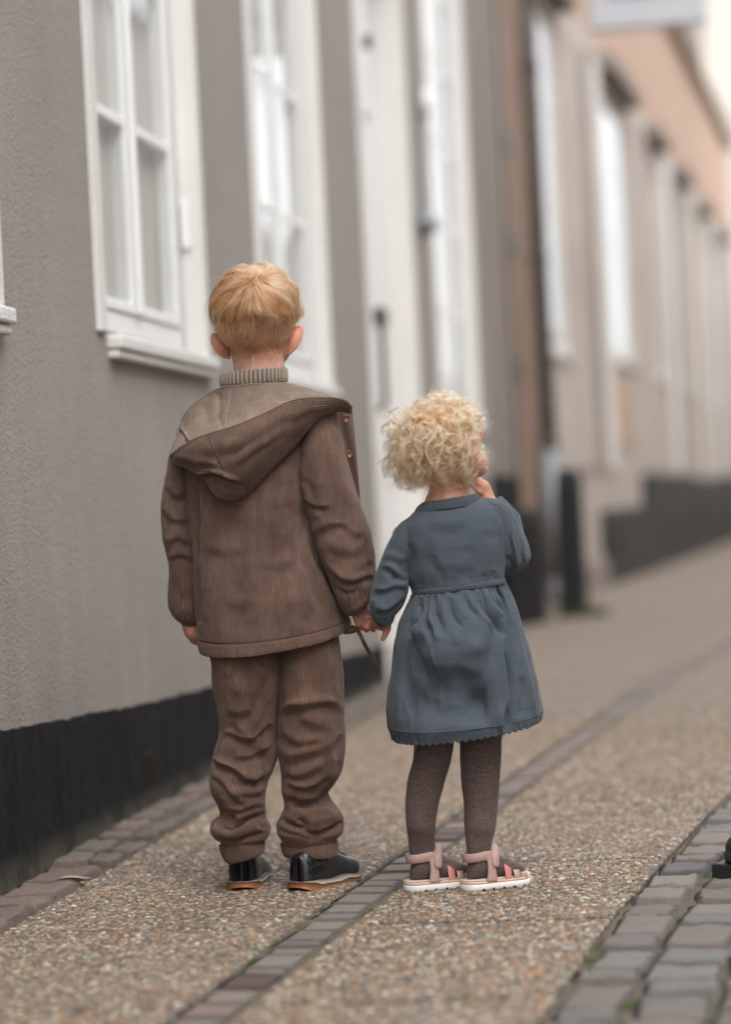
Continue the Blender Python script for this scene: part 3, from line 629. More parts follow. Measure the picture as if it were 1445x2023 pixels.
def strokes(G, n, S, fade=True):
    """press creases and raise folds along traced lines; each (points, width_px, millimetres, kind)"""
    px, py = PX2(G); w_n = vnoise(G, 26, 77), vnoise(G, 26, 78); px = px+4.5*w_n[0]; py = py+4.5*w_n[1]; am = 1+.45*vnoise(G, 30, 79); D = np.zeros(px.shape); w8 = np.clip(-n[..., 1]*1.6, 0, 1) if fade else 1
    for pts, w, mm, kind in S:
        p = np.array(pts, float)
        if len(p) > 2: k_ = np.arange(len(p)); t_ = np.linspace(0, len(p)-1, 4*len(p)); p = np.stack([catmull(k_, p[:, 0], t_), catmull(k_, p[:, 1], t_)], 1)
        x0, y0 = p.min(0)-4*w; x1, y1 = p.max(0)+4*w
        m = (px > x0) & (px < x1) & (py > y0) & (py < y1)
        if not m.any(): continue
        X, Y = px[m], py[m]; best = np.full(X.shape, 1e9); sg = np.zeros(X.shape); tp = np.zeros(X.shape)
        L = np.concatenate([[0], np.cumsum(np.hypot(*np.diff(p, axis=0).T))])
        for k in range(len(p)-1):
            d = p[k+1]-p[k]; l = np.hypot(*d)+1e-6; d = d/l; rx, ry = X-p[k][0], Y-p[k][1]; a = np.clip(rx*d[0]+ry*d[1], 0, l)
            ds = np.hypot(rx-a*d[0], ry-a*d[1]); s = rx*d[1]-ry*d[0]; b = ds < best
            best[b] = ds[b]; sg[b] = (np.sign(s)*ds)[b]; tp[b] = ((L[k]+a)/L[-1])[b]
        e = np.clip(np.minimum(tp, 1-tp)*5, .0, 1)**.7 if kind[-1] != '!' else 1
        g = np.exp(-best**2/(2*w*w)); k0 = kind[0]
        if k0 == 'c': v = -g
        elif k0 == 'r': v = g
        else: v = sg/w*np.exp(.5-best**2/(2*w*w))
        D[m] += v*mm*.00085*e*am[m]
    return G+n*(D*w8)[..., None]
def wob(G, n, amp, sc, seed=0, st=(1, 1, 1)):
    return G+n*(vnoise(G*np.array(st), sc, seed)*amp)[..., None]
def gmesh(name, G, UV, mat, parent, root, lip=None, C=None, capt=False, thick=None):
    """grid to mesh; lip=(inward fraction, height up) turns the bottom edge inside"""
    G = np.asarray(G); UV = np.asarray(UV)
    if lip:
        c = G[-1, :-1].mean(0); up = (G[-8, :-1].mean(0)-c); up /= np.linalg.norm(up)
        r1 = G[-1]+(c-G[-1])*lip[0]; r2 = G[-1]+(c-G[-1])*lip[0]*1.6+up*lip[1]
        G = np.concatenate([G, r1[None], r2[None]]); UV = np.concatenate([UV, UV[-1:]+[0, .003], UV[-1:]+[0, .03]])
    nv, nu, _ = G.shape; ix = np.arange(nv*nu).reshape(nv, nu)
    F = np.stack([ix[:-1, :-1], ix[:-1, 1:], ix[1:, 1:], ix[1:, :-1]], -1).reshape(-1, 4)
    o = mesh(name, G.reshape(-1, 3)-root, F, mat, parent, True, uv=UV.reshape(-1, 2))
    if thick: s = o.modifiers.new('thickness', 'SOLIDIFY'); s.thickness = thick; s.offset = 0
    return o
def patch(top, bot, dT, dB, ns, nv, bulge=0., bend=0.):
    """sheet between two traced curves (same number of points), depths per point"""
    top, bot = np.array(top, float), np.array(bot, float); k = np.arange(len(top)); t = np.linspace(0, len(top)-1, ns)
    T = np.stack([catmull(k, top[:, i], t) for i in (0, 1)], 1); B = np.stack([catmull(k, bot[:, i], t) for i in (0, 1)], 1)
    dT = catmull(k, np.broadcast_to(np.asarray(dT, float), k.shape), t); dB = catmull(k, np.broadcast_to(np.asarray(dB, float), k.shape), t)
    bu = catmull(k, np.broadcast_to(np.asarray(bulge, float), k.shape), t)
    v = np.linspace(0, 1, nv)[:, None]
    P = T[None]*(1-v[..., None])+B[None]*v[..., None]; d = dT*(1-v)+dB*v-bu*np.sin(np.pi*v)**.8
    G = PT(P[..., 0], P[..., 1], d)
    U = np.concatenate([np.zeros((nv, 1)), np.cumsum(np.linalg.norm(np.diff(G, axis=1), axis=2), 1)], 1)
    Vv = np.concatenate([np.zeros((1, ns)), np.cumsum(np.linalg.norm(np.diff(G, axis=0), axis=2), 0)], 0)
    return G, np.stack([U, Vv], -1)
# cloth
def corduroy(name, hi, lo, pitch=.0052, swap=False, depth=.0009, contrast=1.):
    t = NT(name, .95, .05); uv = t.n('UVMap', uv_map='UVMap').outputs[0]; sx = t.n('SeparateXYZ'); t.L(uv, sx.inputs[0])
    ob = t.coord(); wv = t.noise(ob, 22, 3); u = sx.outputs[1 if swap else 0]
    u = t.math('ADD', u, t.math('MULTIPLY', t.math('SUBTRACT', wv, .5), .004))
    s = t.math('SINE', t.math('MULTIPLY', u, 2*math.pi/pitch)); rid = t.ramp(t.math('MULTIPLY_ADD' if False else 'ADD', t.math('MULTIPLY', s, .5), .5), [(.08, 0.), (.55, 1.)])
    wear = t.noise(ob, 9, 5, .6); fine = t.noise(t.coord(scale=(1, 1, .35)), 150, 4, .7)
    h2 = t.mix(t.ramp(wear, [(.34, 0.), (.66, 1.)]), tuple(q*.62 for q in hi), tuple(min(1, q*1.4) for q in hi)); w2 = t.noise(t.coord(scale=(1, 1, .22)), 60, 4, .65); h2 = t.mix(t.ramp(w2, [(.4, .45), (.62, 0.)]), h2, tuple(q*.55 for q in hi))
    h2 = t.mix(t.ramp(fine, [(.35, .5), (.7, 0.)]), h2, tuple(q*.5 for q in hi))
    t.col(t.mix(t.math('MULTIPLY', t.math('SUBTRACT', 1., rid), contrast), h2, lo))
    t.b.inputs['Sheen Weight'].default_value = .2; t.b.inputs['Sheen Roughness'].default_value = .4; t.b.inputs['Sheen Tint'].default_value = (1, .85, .75, 1)
    h = t.math('ADD', rid, t.math('MULTIPLY', fine, .35)); t.bump(h, depth, .8); return t.m
M['cord'] = corduroy('brown_corduroy', (.182, .117, .092), (.052, .030, .024), .0033, depth=.0006, contrast=.8)
M['cord_hood'] = corduroy('brown_corduroy_hood', (.196, .130, .100), (.050, .029, .022), .0034, swap=True, depth=.0007)
M['cord_trouser'] = corduroy('brown_corduroy_trousers', (.194, .120, .090), (.048, .027, .020), .0034, depth=.0007)
M['lining'] = corduroy('hood_lining', (.245, .185, .148), (.155, .115, .09), .0034, depth=.0003, contrast=.6)
def knit(name, c, rib=0, ribaxis=0, rd=.35, bump=.0006, heather=.12, sc=900):
    t = NT(name, .9, .1); ob = t.coord(); n1 = t.noise(ob, 6, 4); n2 = t.noise(t.coord(scale=(1, 1, 1)), sc, 2, .7); n3 = t.noise(t.coord(scale=(.25, .25, 2.4)), 90, 3)
    k = t.mix(n1, tuple(q*.85 for q in c), tuple(q*1.15 for q in c)); k = t.mix(t.ramp(n2, [(.4, 0.), (.62, 1.)]), k, tuple(q*(1+heather*2) for q in c))
    k = t.mix(t.math('MULTIPLY', t.ramp(n3, [(.35, 1.), (.55, 0.)]), .22), k, tuple(q*.6 for q in c))
    h = n2
    if rib:
        uv = t.n('UVMap', uv_map='UVMap').outputs[0]; sx = t.n('SeparateXYZ'); t.L(uv, sx.inputs[0])
        s = t.math('SINE', t.math('MULTIPLY', sx.outputs[ribaxis], 2*math.pi/rib)); r_ = t.ramp(t.math('ADD', t.math('MULTIPLY', s, .5), .5), [(.1, 0.), (.6, 1.)])
        k = t.mix(t.math('MULTIPLY', t.math('SUBTRACT', 1., r_), rd*2), k, tuple(q*.35 for q in c)); h = t.math('ADD', r_, t.math('MULTIPLY', n2, .3))
    t.col(k); t.b.inputs['Sheen Weight'].default_value = .12; t.b.inputs['Sheen Roughness'].default_value = .5
    t.bump(h, bump, .8); return t.m
M['rib_taupe'] = knit('taupe_rib_knit', (.27, .22, .175), .0085, rd=.42, bump=.001)
def skin(name, c, red):
    t = NT(name, .5, .4); ob = t.coord(); n = t.noise(ob, 30, 3)
    t.col(t.mix(t.ramp(n, [(.35, 0.), (.7, 1.)]), c, red)); t.b.inputs['Subsurface Weight'].default_value = .25; t.b.inputs['Subsurface Radius'].default_value = (.9, .35, .2); t.b.inputs['Subsurface Scale'].default_value = .006
    t.bump(t.noise(ob, 500, 3), .0003); return t.m
M['skin_boy'] = skin('fair_skin', (.56, .33, .25), (.50, .25, .18)); M['skin_ear'] = skin('ear_skin', (.58, .27, .19), (.52, .2, .13)); M['skin_hand'] = skin('cool_hand_skin', (.43, .20, .145), (.36, .14, .10))
M['skin_girl'] = skin('warm_skin', (.52, .27, .185), (.46, .21, .14))
M['black_leather'] = simple('black_leather', (.013, .013, .015), .33, .5, .2, 40, bump=.0006, bs=160)
M['black_mesh'] = simple('black_slit', (.003, .003, .003), .9, .1)
M['gum'] = simple('gum_rubber', (.235, .088, .034), .5, .45, .18, 30)
M['rubber_white'] = simple('offwhite_rubber', (.42, .38, .32), .5, .4, .14, 40)
M['button'] = simple('horn_button', (.17, .065, .025), .3, .5, .3, 90)
M['eye_white'] = simple('eye_white', (.7, .68, .66), .2); M['iris'] = simple('iris_blue', (.08, .14, .2), .2); M['lip'] = skin('lip_skin', (.45, .16, .13), (.42, .14, .11))
# ---- bodies: many swellings fused into one skin by a voxel remesh
class Blob:
    def __init__(s): s.V = []; s.F = []
    def add(s, V, F): b = len(s.V); s.V += [tuple(v) for v in V]; s.F += [tuple(b+i for i in f) for f in F]
    def ell(s, c, r, rot=None, n=20):
        V = []; F = []
        for j in range(n+1):
            a = math.pi*j/n
            for i in range(n*2): b = math.pi*i/n; V.append((r[0]*math.sin(a)*math.cos(b), r[1]*math.sin(a)*math.sin(b), r[2]*math.cos(a)))
        V = np.array(V)
        if rot is not None: V = V@np.array(rot).T
        V = V+np.array(c); m = 2*n
        for j in range(n):
            for i in range(m): F.append((j*m+i, (j+1)*m+i, (j+1)*m+(i+1) % m, j*m+(i+1) % m))
        s.add(V.tolist(), F)
    def cap(s, P, r, n=14):
        """rounded tapered chain"""
        P = [np.array(p, float) for p in P]; rr = list(r) if hasattr(r, '__len__') else [r]*len(P)
        V, F = tubepts(P, rr, n); s.add(V, F)
        for p, q in zip(P, rr): s.ell(p, (q, q, q), n=7)
    def build(s, name, mat, parent, root, vox, smooth=4):
        me = bpy.data.meshes.new(name); me.from_pydata((np.array(s.V)-root).tolist(), [], s.F); me.update()
        o = bpy.data.objects.new(name, me); COL.objects.link(o); o.parent = parent
        m = o.modifiers.new('r', 'REMESH'); m.mode = 'VOXEL'; m.voxel_size = vox; m.use_smooth_shade = True
        m2 = o.modifiers.new('s', 'SMOOTH'); m2.factor = .6; m2.iterations = smooth
        dg = bpy.context.evaluated_depsgraph_get(); dg.update(); nm = bpy.data.meshes.new_from_object(o.evaluated_get(dg)); nm.name = name
        o.modifiers.clear(); o.data = nm; bpy.data.meshes.remove(me); nm.materials.clear()
        for mm in (mat if isinstance(mat, list) else [mat]): nm.materials.append(mm)
        nm.polygons.foreach_set('use_smooth', np.ones(len(nm.polygons), dtype=bool)); return o
def rotm(ax, a): return np.array(Matrix.Rotation(a, 3, ax))
def verts(o): a = np.zeros(len(o.data.vertices)*3, dtype=np.float32); o.data.vertices.foreach_get('co', a); return a.reshape(-1, 3).astype(float)
def paint_mats(o, fn):
    c = verts(o); f = np.zeros(len(o.data.polygons)*3, dtype=np.float32); o.data.polygons.foreach_get('center', f); o.data.polygons.foreach_set('material_index', fn(f.reshape(-1, 3)).astype(np.int32))
def hairs(name, strands, radius, mat, parent, root, tint):
    """strands: list of (n,k,3) arrays; radius base; tint per strand"""
    cv = bpy.data.hair_curves.new(name); sizes = [s.shape[1] for s in strands for _ in range(s.shape[0])]
    cv.add_curves(sizes); P = np.concatenate([s.reshape(-1, 3) for s in strands])-root
    cv.position_data.foreach_set('vector', P.astype(np.float32).ravel())
    rad = np.concatenate([np.tile(radius*np.linspace(1, .35, s.shape[1]), s.shape[0]) for s in strands])
    at = cv.attributes.get('radius') or cv.attributes.new('radius', 'FLOAT', 'POINT'); at.data.foreach_set('value', rad.astype(np.float32))
    t = cv.attributes.new('tint', 'FLOAT', 'CURVE'); t.data.foreach_set('value', np.asarray(tint, dtype=np.float32))
    cv.materials.append(mat); o = bpy.data.objects.new(name, cv); COL.objects.link(o); o.parent = parent; return o
def hairmat(name, stops, rough=.38, root_shade=.5):
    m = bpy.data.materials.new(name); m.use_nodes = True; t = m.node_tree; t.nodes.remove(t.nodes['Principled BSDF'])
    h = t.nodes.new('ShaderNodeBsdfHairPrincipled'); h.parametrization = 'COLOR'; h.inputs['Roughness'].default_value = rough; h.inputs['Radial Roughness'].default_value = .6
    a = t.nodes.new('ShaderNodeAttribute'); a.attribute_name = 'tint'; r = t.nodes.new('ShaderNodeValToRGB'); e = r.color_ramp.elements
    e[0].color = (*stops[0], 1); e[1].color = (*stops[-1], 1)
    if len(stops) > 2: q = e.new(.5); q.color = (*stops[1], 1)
    t.links.new(a.outputs['Fac'], r.inputs[0]); hi_ = t.nodes.new('ShaderNodeHairInfo'); mr = t.nodes.new('ShaderNodeMapRange'); mr.inputs[1].default_value = 0; mr.inputs[2].default_value = .55; mr.inputs[3].default_value = root_shade; mr.inputs[4].default_value = 1.08; t.links.new(hi_.outputs['Intercept'], mr.inputs[0])  # colour darkened towards the root, standing in for shadow deep between strands
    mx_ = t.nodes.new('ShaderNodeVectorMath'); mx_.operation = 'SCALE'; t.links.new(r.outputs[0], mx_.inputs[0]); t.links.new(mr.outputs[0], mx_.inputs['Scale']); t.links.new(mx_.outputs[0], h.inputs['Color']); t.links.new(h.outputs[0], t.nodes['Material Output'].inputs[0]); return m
def sample_faces(o, n, keepfn, root):
    me = o.data; m = len(me.polygons); c = np.zeros(m*3, dtype=np.float32); nn = np.zeros(m*3, dtype=np.float32); ar = np.zeros(m, dtype=np.float32)
    me.polygons.foreach_get('center', c); me.polygons.foreach_get('normal', nn); me.polygons.foreach_get('area', ar)
    c = c.reshape(-1, 3)+root; nn = nn.reshape(-1, 3); k = keepfn(c, nn); c, nn, ar = c[k], nn[k], ar[k]*1.0
    i = rng.choice(len(c), n, p=ar/ar.sum()); return c[i]+rng.normal(0, .0007, (n, 3)), nn[i]
def unit(v): return v/(np.linalg.norm(v, axis=-1)[..., None]+1e-9)
# ----------------------------------------------------------------- BOY
DB = 4.864
rootB = PT(545, 1748, DB); rootB[2] = 0.
def toworld(f): return (f[0]*math.cos(YAW)-f[1]*math.sin(YAW), f[0]*math.sin(YAW)+f[1]*math.cos(YAW), f[2])
boy = empty('person', toworld(rootB), YAW, label='older child with short ginger hair in brown corduroy hooded jacket and trousers, seen from behind', cat='person')
b = Blob()
hc = PT(506, 617, DB); Rz = rotm('Z', R(-16)); Ry = rotm('Y', R(2))
HR = np.array([.0700, .090, .080])
b.ell(hc, HR, Rz, 28)
def hp(x, y, z, c=hc, Rm=Rz): return c+Rm@np.array([x, y, z])
b.ell(hp(0, .030, -.052), (.058, .058, .060), Rz, 20); b.ell(hp(0, .052, -.088), (.026, .026, .02), Rz, 14)
b.ell(hp(0, .080, .015), (.05, .022, .04), Rz, 14)
b.ell(hp(0, .094, -.034), (.009, .013, .012), Rz, 10); b.ell(hp(0, .089, -.018), (.006, .010, .02), Rz, 10)
for sx_ in (-1, 1):
    b.ell(hp(sx_*.036, .062, -.045), (.022, .022, .022), Rz, 10); b.ell(hp(sx_*.008, .096, -.062), (.009, .006, .004), Rz, 8)
b.cap([PT(508, 668, DB-.004), PT(511, 705, DB+.0), PT(513, 745, DB+.003), PT(515, 790, DB+.0)], [.047, .0475, .049, .062])
# torso, limbs inside the clothes
b.cap([PT(516, 820, DB), PT(520, 920, DB+.01), PT(535, 1080, DB+.01), PT(543, 1180, DB)], [.07, .08, .08, .05])
b.cap([PT(520, 830, DB), PT(400, 860, DB+.01), PT(356, 930, DB+.02), PT(357, 1080, DB+.04), PT(368, 1215, DB+.045)], [.05, .032, .025, .02, .015])
b.cap([PT(520, 830, DB), PT(630, 855, DB-.0), PT(655, 930, DB-.0), PT(690, 1070, DB-.0), PT(706, 1180, DB-.01)], [.05, .032, .025, .022, .018])
for kx in ((488, 482, 484), (612, 618, 612)):
    b.cap([PT(kx[0], 1260, DB), PT(kx[1], 1480, DB), PT(kx[2], 1650, DB+.01), PT(kx[2], 1725, DB+.02)], [.055, .036, .026, .022])
# left hand hanging, fingers curled
w0 = PT(374, 1232, DB+.045)
b.cap([PT(368, 1215, DB+.045), w0, PT(381, 1248, DB+.04)], [.015, .015, .0165])
for i, (fx_, fy_, ln) in enumerate(((377, 1256, 1.), (383, 1258, 1.05), (389, 1258, 1.), (395, 1256, .85))):
    p = PT(fx_, fy_, DB+.045-.006*i); b.cap([PT(380+i*2, 1244, DB+.042), p, p+np.array([.004, .012, -.010*ln]), p+np.array([.008, .024, -.006])], [.0085, .0078, .0068, .006], 10)
b.cap([PT(374, 1240, DB+.05), PT(378, 1258, DB+.066), PT(386, 1268, DB+.07)], [.008, .0075, .006], 10)
# right hand closed over the smaller hand: knuckles, four fingers curling down, thumb beyond
hd = DB-.045
b.cap([PT(706, 1180, DB-.01), PT(709, 1195, DB-.03), PT(718, 1210, hd)], [.018, .0185, .018])
b.ell(PT(718, 1208, hd+.003), (.021, .013, .019), rotm('Y', R(25)), 14)
kn = [((703, 1217), (708, 1232), (713, 1241)), ((714, 1222), (721, 1238), (725, 1245)), ((726, 1221), (734, 1238), (738, 1244)), ((737, 1217), (746, 1232), (751, 1239))]
for i, (a, c, d) in enumerate(kn):
    dd = hd-.006+(i == 3)*.008
    b.cap([PT(a[0]-1, a[1]-8, hd), PT(*a, dd-.005), PT(*c, dd-.004), PT(*d, dd+.007)], [.0075, (.0069, .0073, .0071, .0064)[i], (.006, .0063, .0061, .0056)[i], .005], 12)
b.cap([PT(722, 1200, hd+.012), PT(738, 1214, hd+.026), PT(746, 1228, hd+.03)], [.009, .008, .0065], 10)
body = b.build('body', [M['skin_boy'], M['skin_hand'], M['skin_ear']], boy, rootB, .0016, 3)
paint_mats(body, lambda f: np.where((f+rootB)[:, 2] < .62, 1, 0))
def ear(c, tilt, yaw, s, parent, root, side):
    n = 26; V = []; m = 18
    for j in range(m+1):
        r = j/m
        for i in range(n):
            a = 2*math.pi*i/n; rx = .0165*(1+.12*math.sin(a)); rz = .0275*(1+.10*(math.sin(a) > 0)*math.sin(a)); x = rx*math.cos(a)*r; z = rz*math.sin(a)*r-.004*(math.cos(a) < 0)*r
            y = -.011*(1-r**2.2)+.003*math.exp(-((r-.93)/.07)**2)*-1+.0015*math.sin(3*a)*r*(1-r); V.append((x*side, y, z))
    V = np.array(V)*s; V = V@(rotm('Y', tilt)@rotm('Z', yaw)).T+c
    F = [(j*n+i, j*n+(i+1) % n, (j+1)*n+(i+1) % n, (j+1)*n+i) for j in range(m) for i in range(n)]
    o = mesh('ear', V-root, F, M['skin_ear'], parent, True); sd = o.modifiers.new('thickness', 'SOLIDIFY'); sd.thickness = .0035; sd.offset = 1 if side > 0 else -1
    ss = o.modifiers.new('smooth', 'SUBSURF'); ss.levels = ss.render_levels = 1; return o
ear(PT(436, 684, DB+.002), R(-26), R(22), 1.0, boy, rootB, -1)
ear(PT(580, 673, DB+.006), R(27), R(-34), 1.12, boy, rootB, 1)
for sx_ in (-1, 1):
    o = Blob(); o.ell(hp(sx_*.028, .083, -.012), (.011, .009, .009), Rz, 10); o.build('eye', M['eye_white'], boy, rootB, .0012, 1)
# scalp stubble colour under the strands: a thin cap following the skull
hair_boy = hairmat('ginger_hair', [(.15, .068, .032), (.50, .198, .083), (.75, .42, .225)])
ell_n = lambda P: unit(((P-hc)@Rz)/HR**2)@Rz.T
def on_skull(P, h):
    q = (P-hc)@Rz; q = q/np.linalg.norm(q/HR, axis=-1)[..., None]; n = unit(q/HR**2); return hc+(q+n*np.asarray(h)[..., None])@Rz.T
crown = on_skull(PT(521, 556, DB-.06)[None], np.zeros(1))[0]
def hairline(c, n):
    px, py = PX2(c); q = (c-hc)@Rz; top = q[:, 2] > .03
    return px, py, q
def kb(c, n):
    px, py, q = hairline(c, n); z = q[:, 2]; back = q[:, 1]
    lim = -.098+np.clip(q[:, 1]+.02, 0, 1)*1.9                      # nape low, temples higher
    lim = lim+np.where(back < -.02, .9*np.maximum(0, np.abs(q[:, 0]-.0)-.030), 0)
    return (z > lim) & (c[:, 2] > hc[2]-.11) & ((back < .055) | (z > .045))
cap_c, cap_n = sample_faces(body, 21000, kb, rootB)
q = (cap_c-hc)@Rz; nz = q[:, 2]
zlong = .000+.008*vnoise(cap_c, 30, 3)
is_long = nz > zlong+.004
# long strands
Lr = cap_c[is_long]; nL = len(Lr); K = 12
clump = vnoise(Lr, 75, 5); c2 = vnoise(Lr, 75, 9); c3 = vnoise(Lr, 34, 11)
P = on_skull(Lr, np.full(nL, .0)); S_ = [P]; dirs = unit(P-crown+rng.normal(0, .004, P.shape))
length = .058+.014*c3+rng.normal(0, .004, nL); length *= np.clip(1.05-.3*np.clip((Lr[:, 2]-hc[2])/.08, 0, 1), .6, 1.1)
r0 = np.linalg.norm(P-crown, axis=1); zend = -.024+.012*vnoise(Lr, 60, 21)+.010*vnoise(Lr, 150, 22)+.004*rng.normal(0, 1, nL)
for k in range(1, K):
    n_ = ell_n(P); out = unit(P-crown); sw = np.cross(n_, out)
    d = out*1.0+sw*(.25+.55*clump+.35*c2*math.sin(k*.5))[:, None]+np.array([0, 0, -.55])+rng.normal(0, .05, P.shape)
    d = d-n_*(d*n_).sum(1)[:, None]; d = unit(.55*dirs+.45*unit(d)); dirs = d
    h = np.maximum(.0015, .003+.007*np.sin(math.pi*min(1, k/(K-1)*1.05))*(1+.6*c3)+.0035*c2+.002*rng.random(nL))
    low = np.clip(((P-hc)@Rz)[:, 2]-zend, 0, .012)/.012
    P = on_skull(P+d*(length/(K-1)*low)[:, None], h*(.35+.65*low)); S_.append(P)
longs = np.stack(S_, 1)
NG = 420; gi = rng.choice(nL, NG, replace=False); own = np.argmin(((Lr[:, None]-Lr[gi][None])**2).sum(2)+rng.normal(0, 8e-6, (nL, NG)), 1); kk_ = np.linspace(0, 1, K)[None, :, None]
gtint = rng.normal(0, .25, NG)[own]; lift = np.clip(rng.normal(.0005, .0026, NG), -.002, .008)[own]
longs = longs*(1-.6*kk_**1.1)+(longs[gi][own]+(Lr-Lr[gi][own])[:, None]*.3)*(.6*kk_**1.1)+ell_n(Lr)[:, None]*(lift[:, None, None]*np.sin(np.pi*kk_*.9))
# cut the strands so that the ragged fringe ends above the clipped nape
Sh = cap_c[~is_long]; nS = len(Sh); nn = cap_n[~is_long]; K2 = 5
fade = np.clip((Sh[:, 2]-(hc[2]-.105))/.07, .25, 1); l2 = (.0045+.011*fade)*rng.uniform(.7, 1.2, nS)
dn = unit(np.array([0, 0, -1.])+nn*.28+rng.normal(0, .12, Sh.shape)+np.array([.12, 0, 0])*vnoise(Sh, 25, 2)[:, None]*3)
shorts = np.stack([Sh+dn*(l2*k/(K2-1))[:, None]+nn*.0008 for k in range(K2)], 1)
keep = rng.random(nS) < np.clip((Sh[:, 2]-(hc[2]-.098))/.028, .0, 1); shorts = shorts[keep]
# loose wisps
NW = 340; wi = rng.choice(nL, NW); ws = longs[wi].copy(); tk = np.linspace(0, 1, K)[None, :, None]
ws = ws+ell_n(ws[:, -1])[:, None]*tk**1.5*rng.uniform(.003, .017, (NW, 1, 1))+rng.normal(0, .004, (NW, 1, 3))*tk
tl = np.clip(.46+gtint+.12*clump+.22*vnoise(Lr, 200, 4)+rng.normal(0, .12, nL)+.25*np.exp(-(r0/.03)**2), 0, 1)
ts = np.clip(.13+rng.normal(0, .12, len(shorts))+.2*vnoise(shorts[:, 0], 40, 6), 0, 1); tw = np.clip(rng.normal(.7, .1, NW), 0, 1)
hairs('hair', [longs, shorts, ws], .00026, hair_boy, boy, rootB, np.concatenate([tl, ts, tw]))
M['scalp'] = simple('brown_scalp', (.22, .125, .07), .85, .15, .25, 120)  # scalp tinted close to the hair colour, filling in under the strands
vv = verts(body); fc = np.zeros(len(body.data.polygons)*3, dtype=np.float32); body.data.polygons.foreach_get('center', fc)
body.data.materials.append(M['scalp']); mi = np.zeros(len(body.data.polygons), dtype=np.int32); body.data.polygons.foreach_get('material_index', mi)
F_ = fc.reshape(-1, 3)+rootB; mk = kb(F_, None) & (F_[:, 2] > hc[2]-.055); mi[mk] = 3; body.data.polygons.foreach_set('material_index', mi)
# turtleneck
G, UV, C = loft([(440, 738, 563, 727, DB, .057), (436, 742, 567, 729, DB, .062), (435, 755, 568, 744, DB, .064), (437, 764, 567, 754, DB, .063), (441, 767, 563, 757, DB, .058)], 460, 40)
n = gnorm(G, C); G = G+n*(.0016*np.sin(UV[..., 0]*2*np.pi/.0085))[..., None]; G = strokes(G, n, [([(533, 728), (534, 757)], 1.2, -1.5, 'c')])
col_ = gmesh('sweater_collar', G, UV, M['rib_taupe'], boy, rootB, (.12, .015))
G, UV, C = loft([(444, 752, 562, 744, DB, .055), (446, 770, 563, 764, DB-.004, .06), (440, 785, 570, 775, DB-.004, .066)], 300, 20)
n = gnorm(G, C); G = G+n*(.0014*np.sin(UV[..., 0]*2*np.pi/.0075))[..., None]; gmesh('collar_inner', G, UV, M['rib_taupe'], col_, rootB)
# jacket body
rows_ = [(452, 772, 556, 765, DB, .058), (428, 786, 585, 776, DB+.002, .060), (394, 810, 628, 797, DB+.006, .066), (366, 838, 652, 822, DB+.008, .080), (358, 885, 660, 868, DB+.006, .094),
         (366, 950, 668, 935, DB+.006, .106), (373, 1020, 654, 1005, DB+.006, .108), (379, 1090, 652, 1072, DB+.006, .108), (384, 1160, 664, 1140, DB+.004, .112), (389, 1222, 682, 1193, DB+.002, .116, 2.2, 11), (394, 1278, 693, 1231, DB, .118, 2.2, 23), (396, 1285, 691, 1236, DB, .117, 2.2, 23)]
G, UV, C = loft(rows_, 420, 380); n = gnorm(G, C)
SJ = [([(385, 960), (388, 1040), (390, 1150), (394, 1240)], 5, 5, 'c'),
      ([(430, 1000), (425, 1100), (418, 1200), (420, 1270)], 22, 5, 'r'), ([(465, 1000), (470, 1120), (462, 1250)], 16, 3.5, 'c'),
      ([(500, 985), (503, 1080), (498, 1180), (505, 1260)], 16, 4, 'r'), ([(540, 1000), (534, 1090), (530, 1180), (540, 1270)], 14, 5, 'c'),
      ([(566, 960), (572, 1060), (574, 1160), (590, 1250)], 15, 5.5, 'r'), ([(590, 1010), (602, 1090), (620, 1170), (640, 1230)], 8, 7, 'c'),
      ([(608, 1040), (622, 1110), (648, 1180), (668, 1220)], 7, 6, 'r'), ([(622, 1050), (640, 1120), (664, 1185), (684, 1215)], 4, 4, 'c'),
      ([(520, 1000), (545, 1010), (575, 1000)], 8, 2.5, 'c'), ([(400, 1080), (440, 1095), (480, 1085)], 10, 2, 'f'), ([(500, 1110), (540, 1125), (585, 1110)], 12, 2.2, 'f'),
      ([(430, 1180), (470, 1200), (520, 1190)], 12, 2, 'f'), ([(560, 955), (566, 1000), (560, 1050)], 7, 3, 'c'), ([(640, 1190), (620, 1215), (590, 1235)], 8, 3, 'c'),
      ([(384, 960), (388, 1060), (391, 1160), (395, 1230)], 3, 7, 'c!'), ([(596, 980), (614, 1050), (640, 1120), (668, 1180)], 9, 10, 'c'), ([(585, 900), (592, 950), (600, 1010), (606, 1050)], 7, 7, 'c')]
G = strokes(G, n, SJ); n = gnorm(G, C); G = wob(G, n, .003, 14, 1); G = wob(G, n, .0011, 45, 2)
# hem channel: a stitched line 23 px above the edge, slightly puckered
d = UV[..., 1].max()-UV[..., 1]; st = np.exp(-((d-.023)/.0016)**2); G = G-n*(st*.0022)[..., None]+n*(np.clip(1-d/.023, 0, 1)**.5*.0015+np.clip(1-d/.03, 0, 1)*.0006*np.sin(UV[..., 0]*330))[..., None]
jk = gmesh('jacket', G, UV, M['cord'], boy, rootB, (.035, .03)); tag(jk, 'brown corduroy hooded jacket')
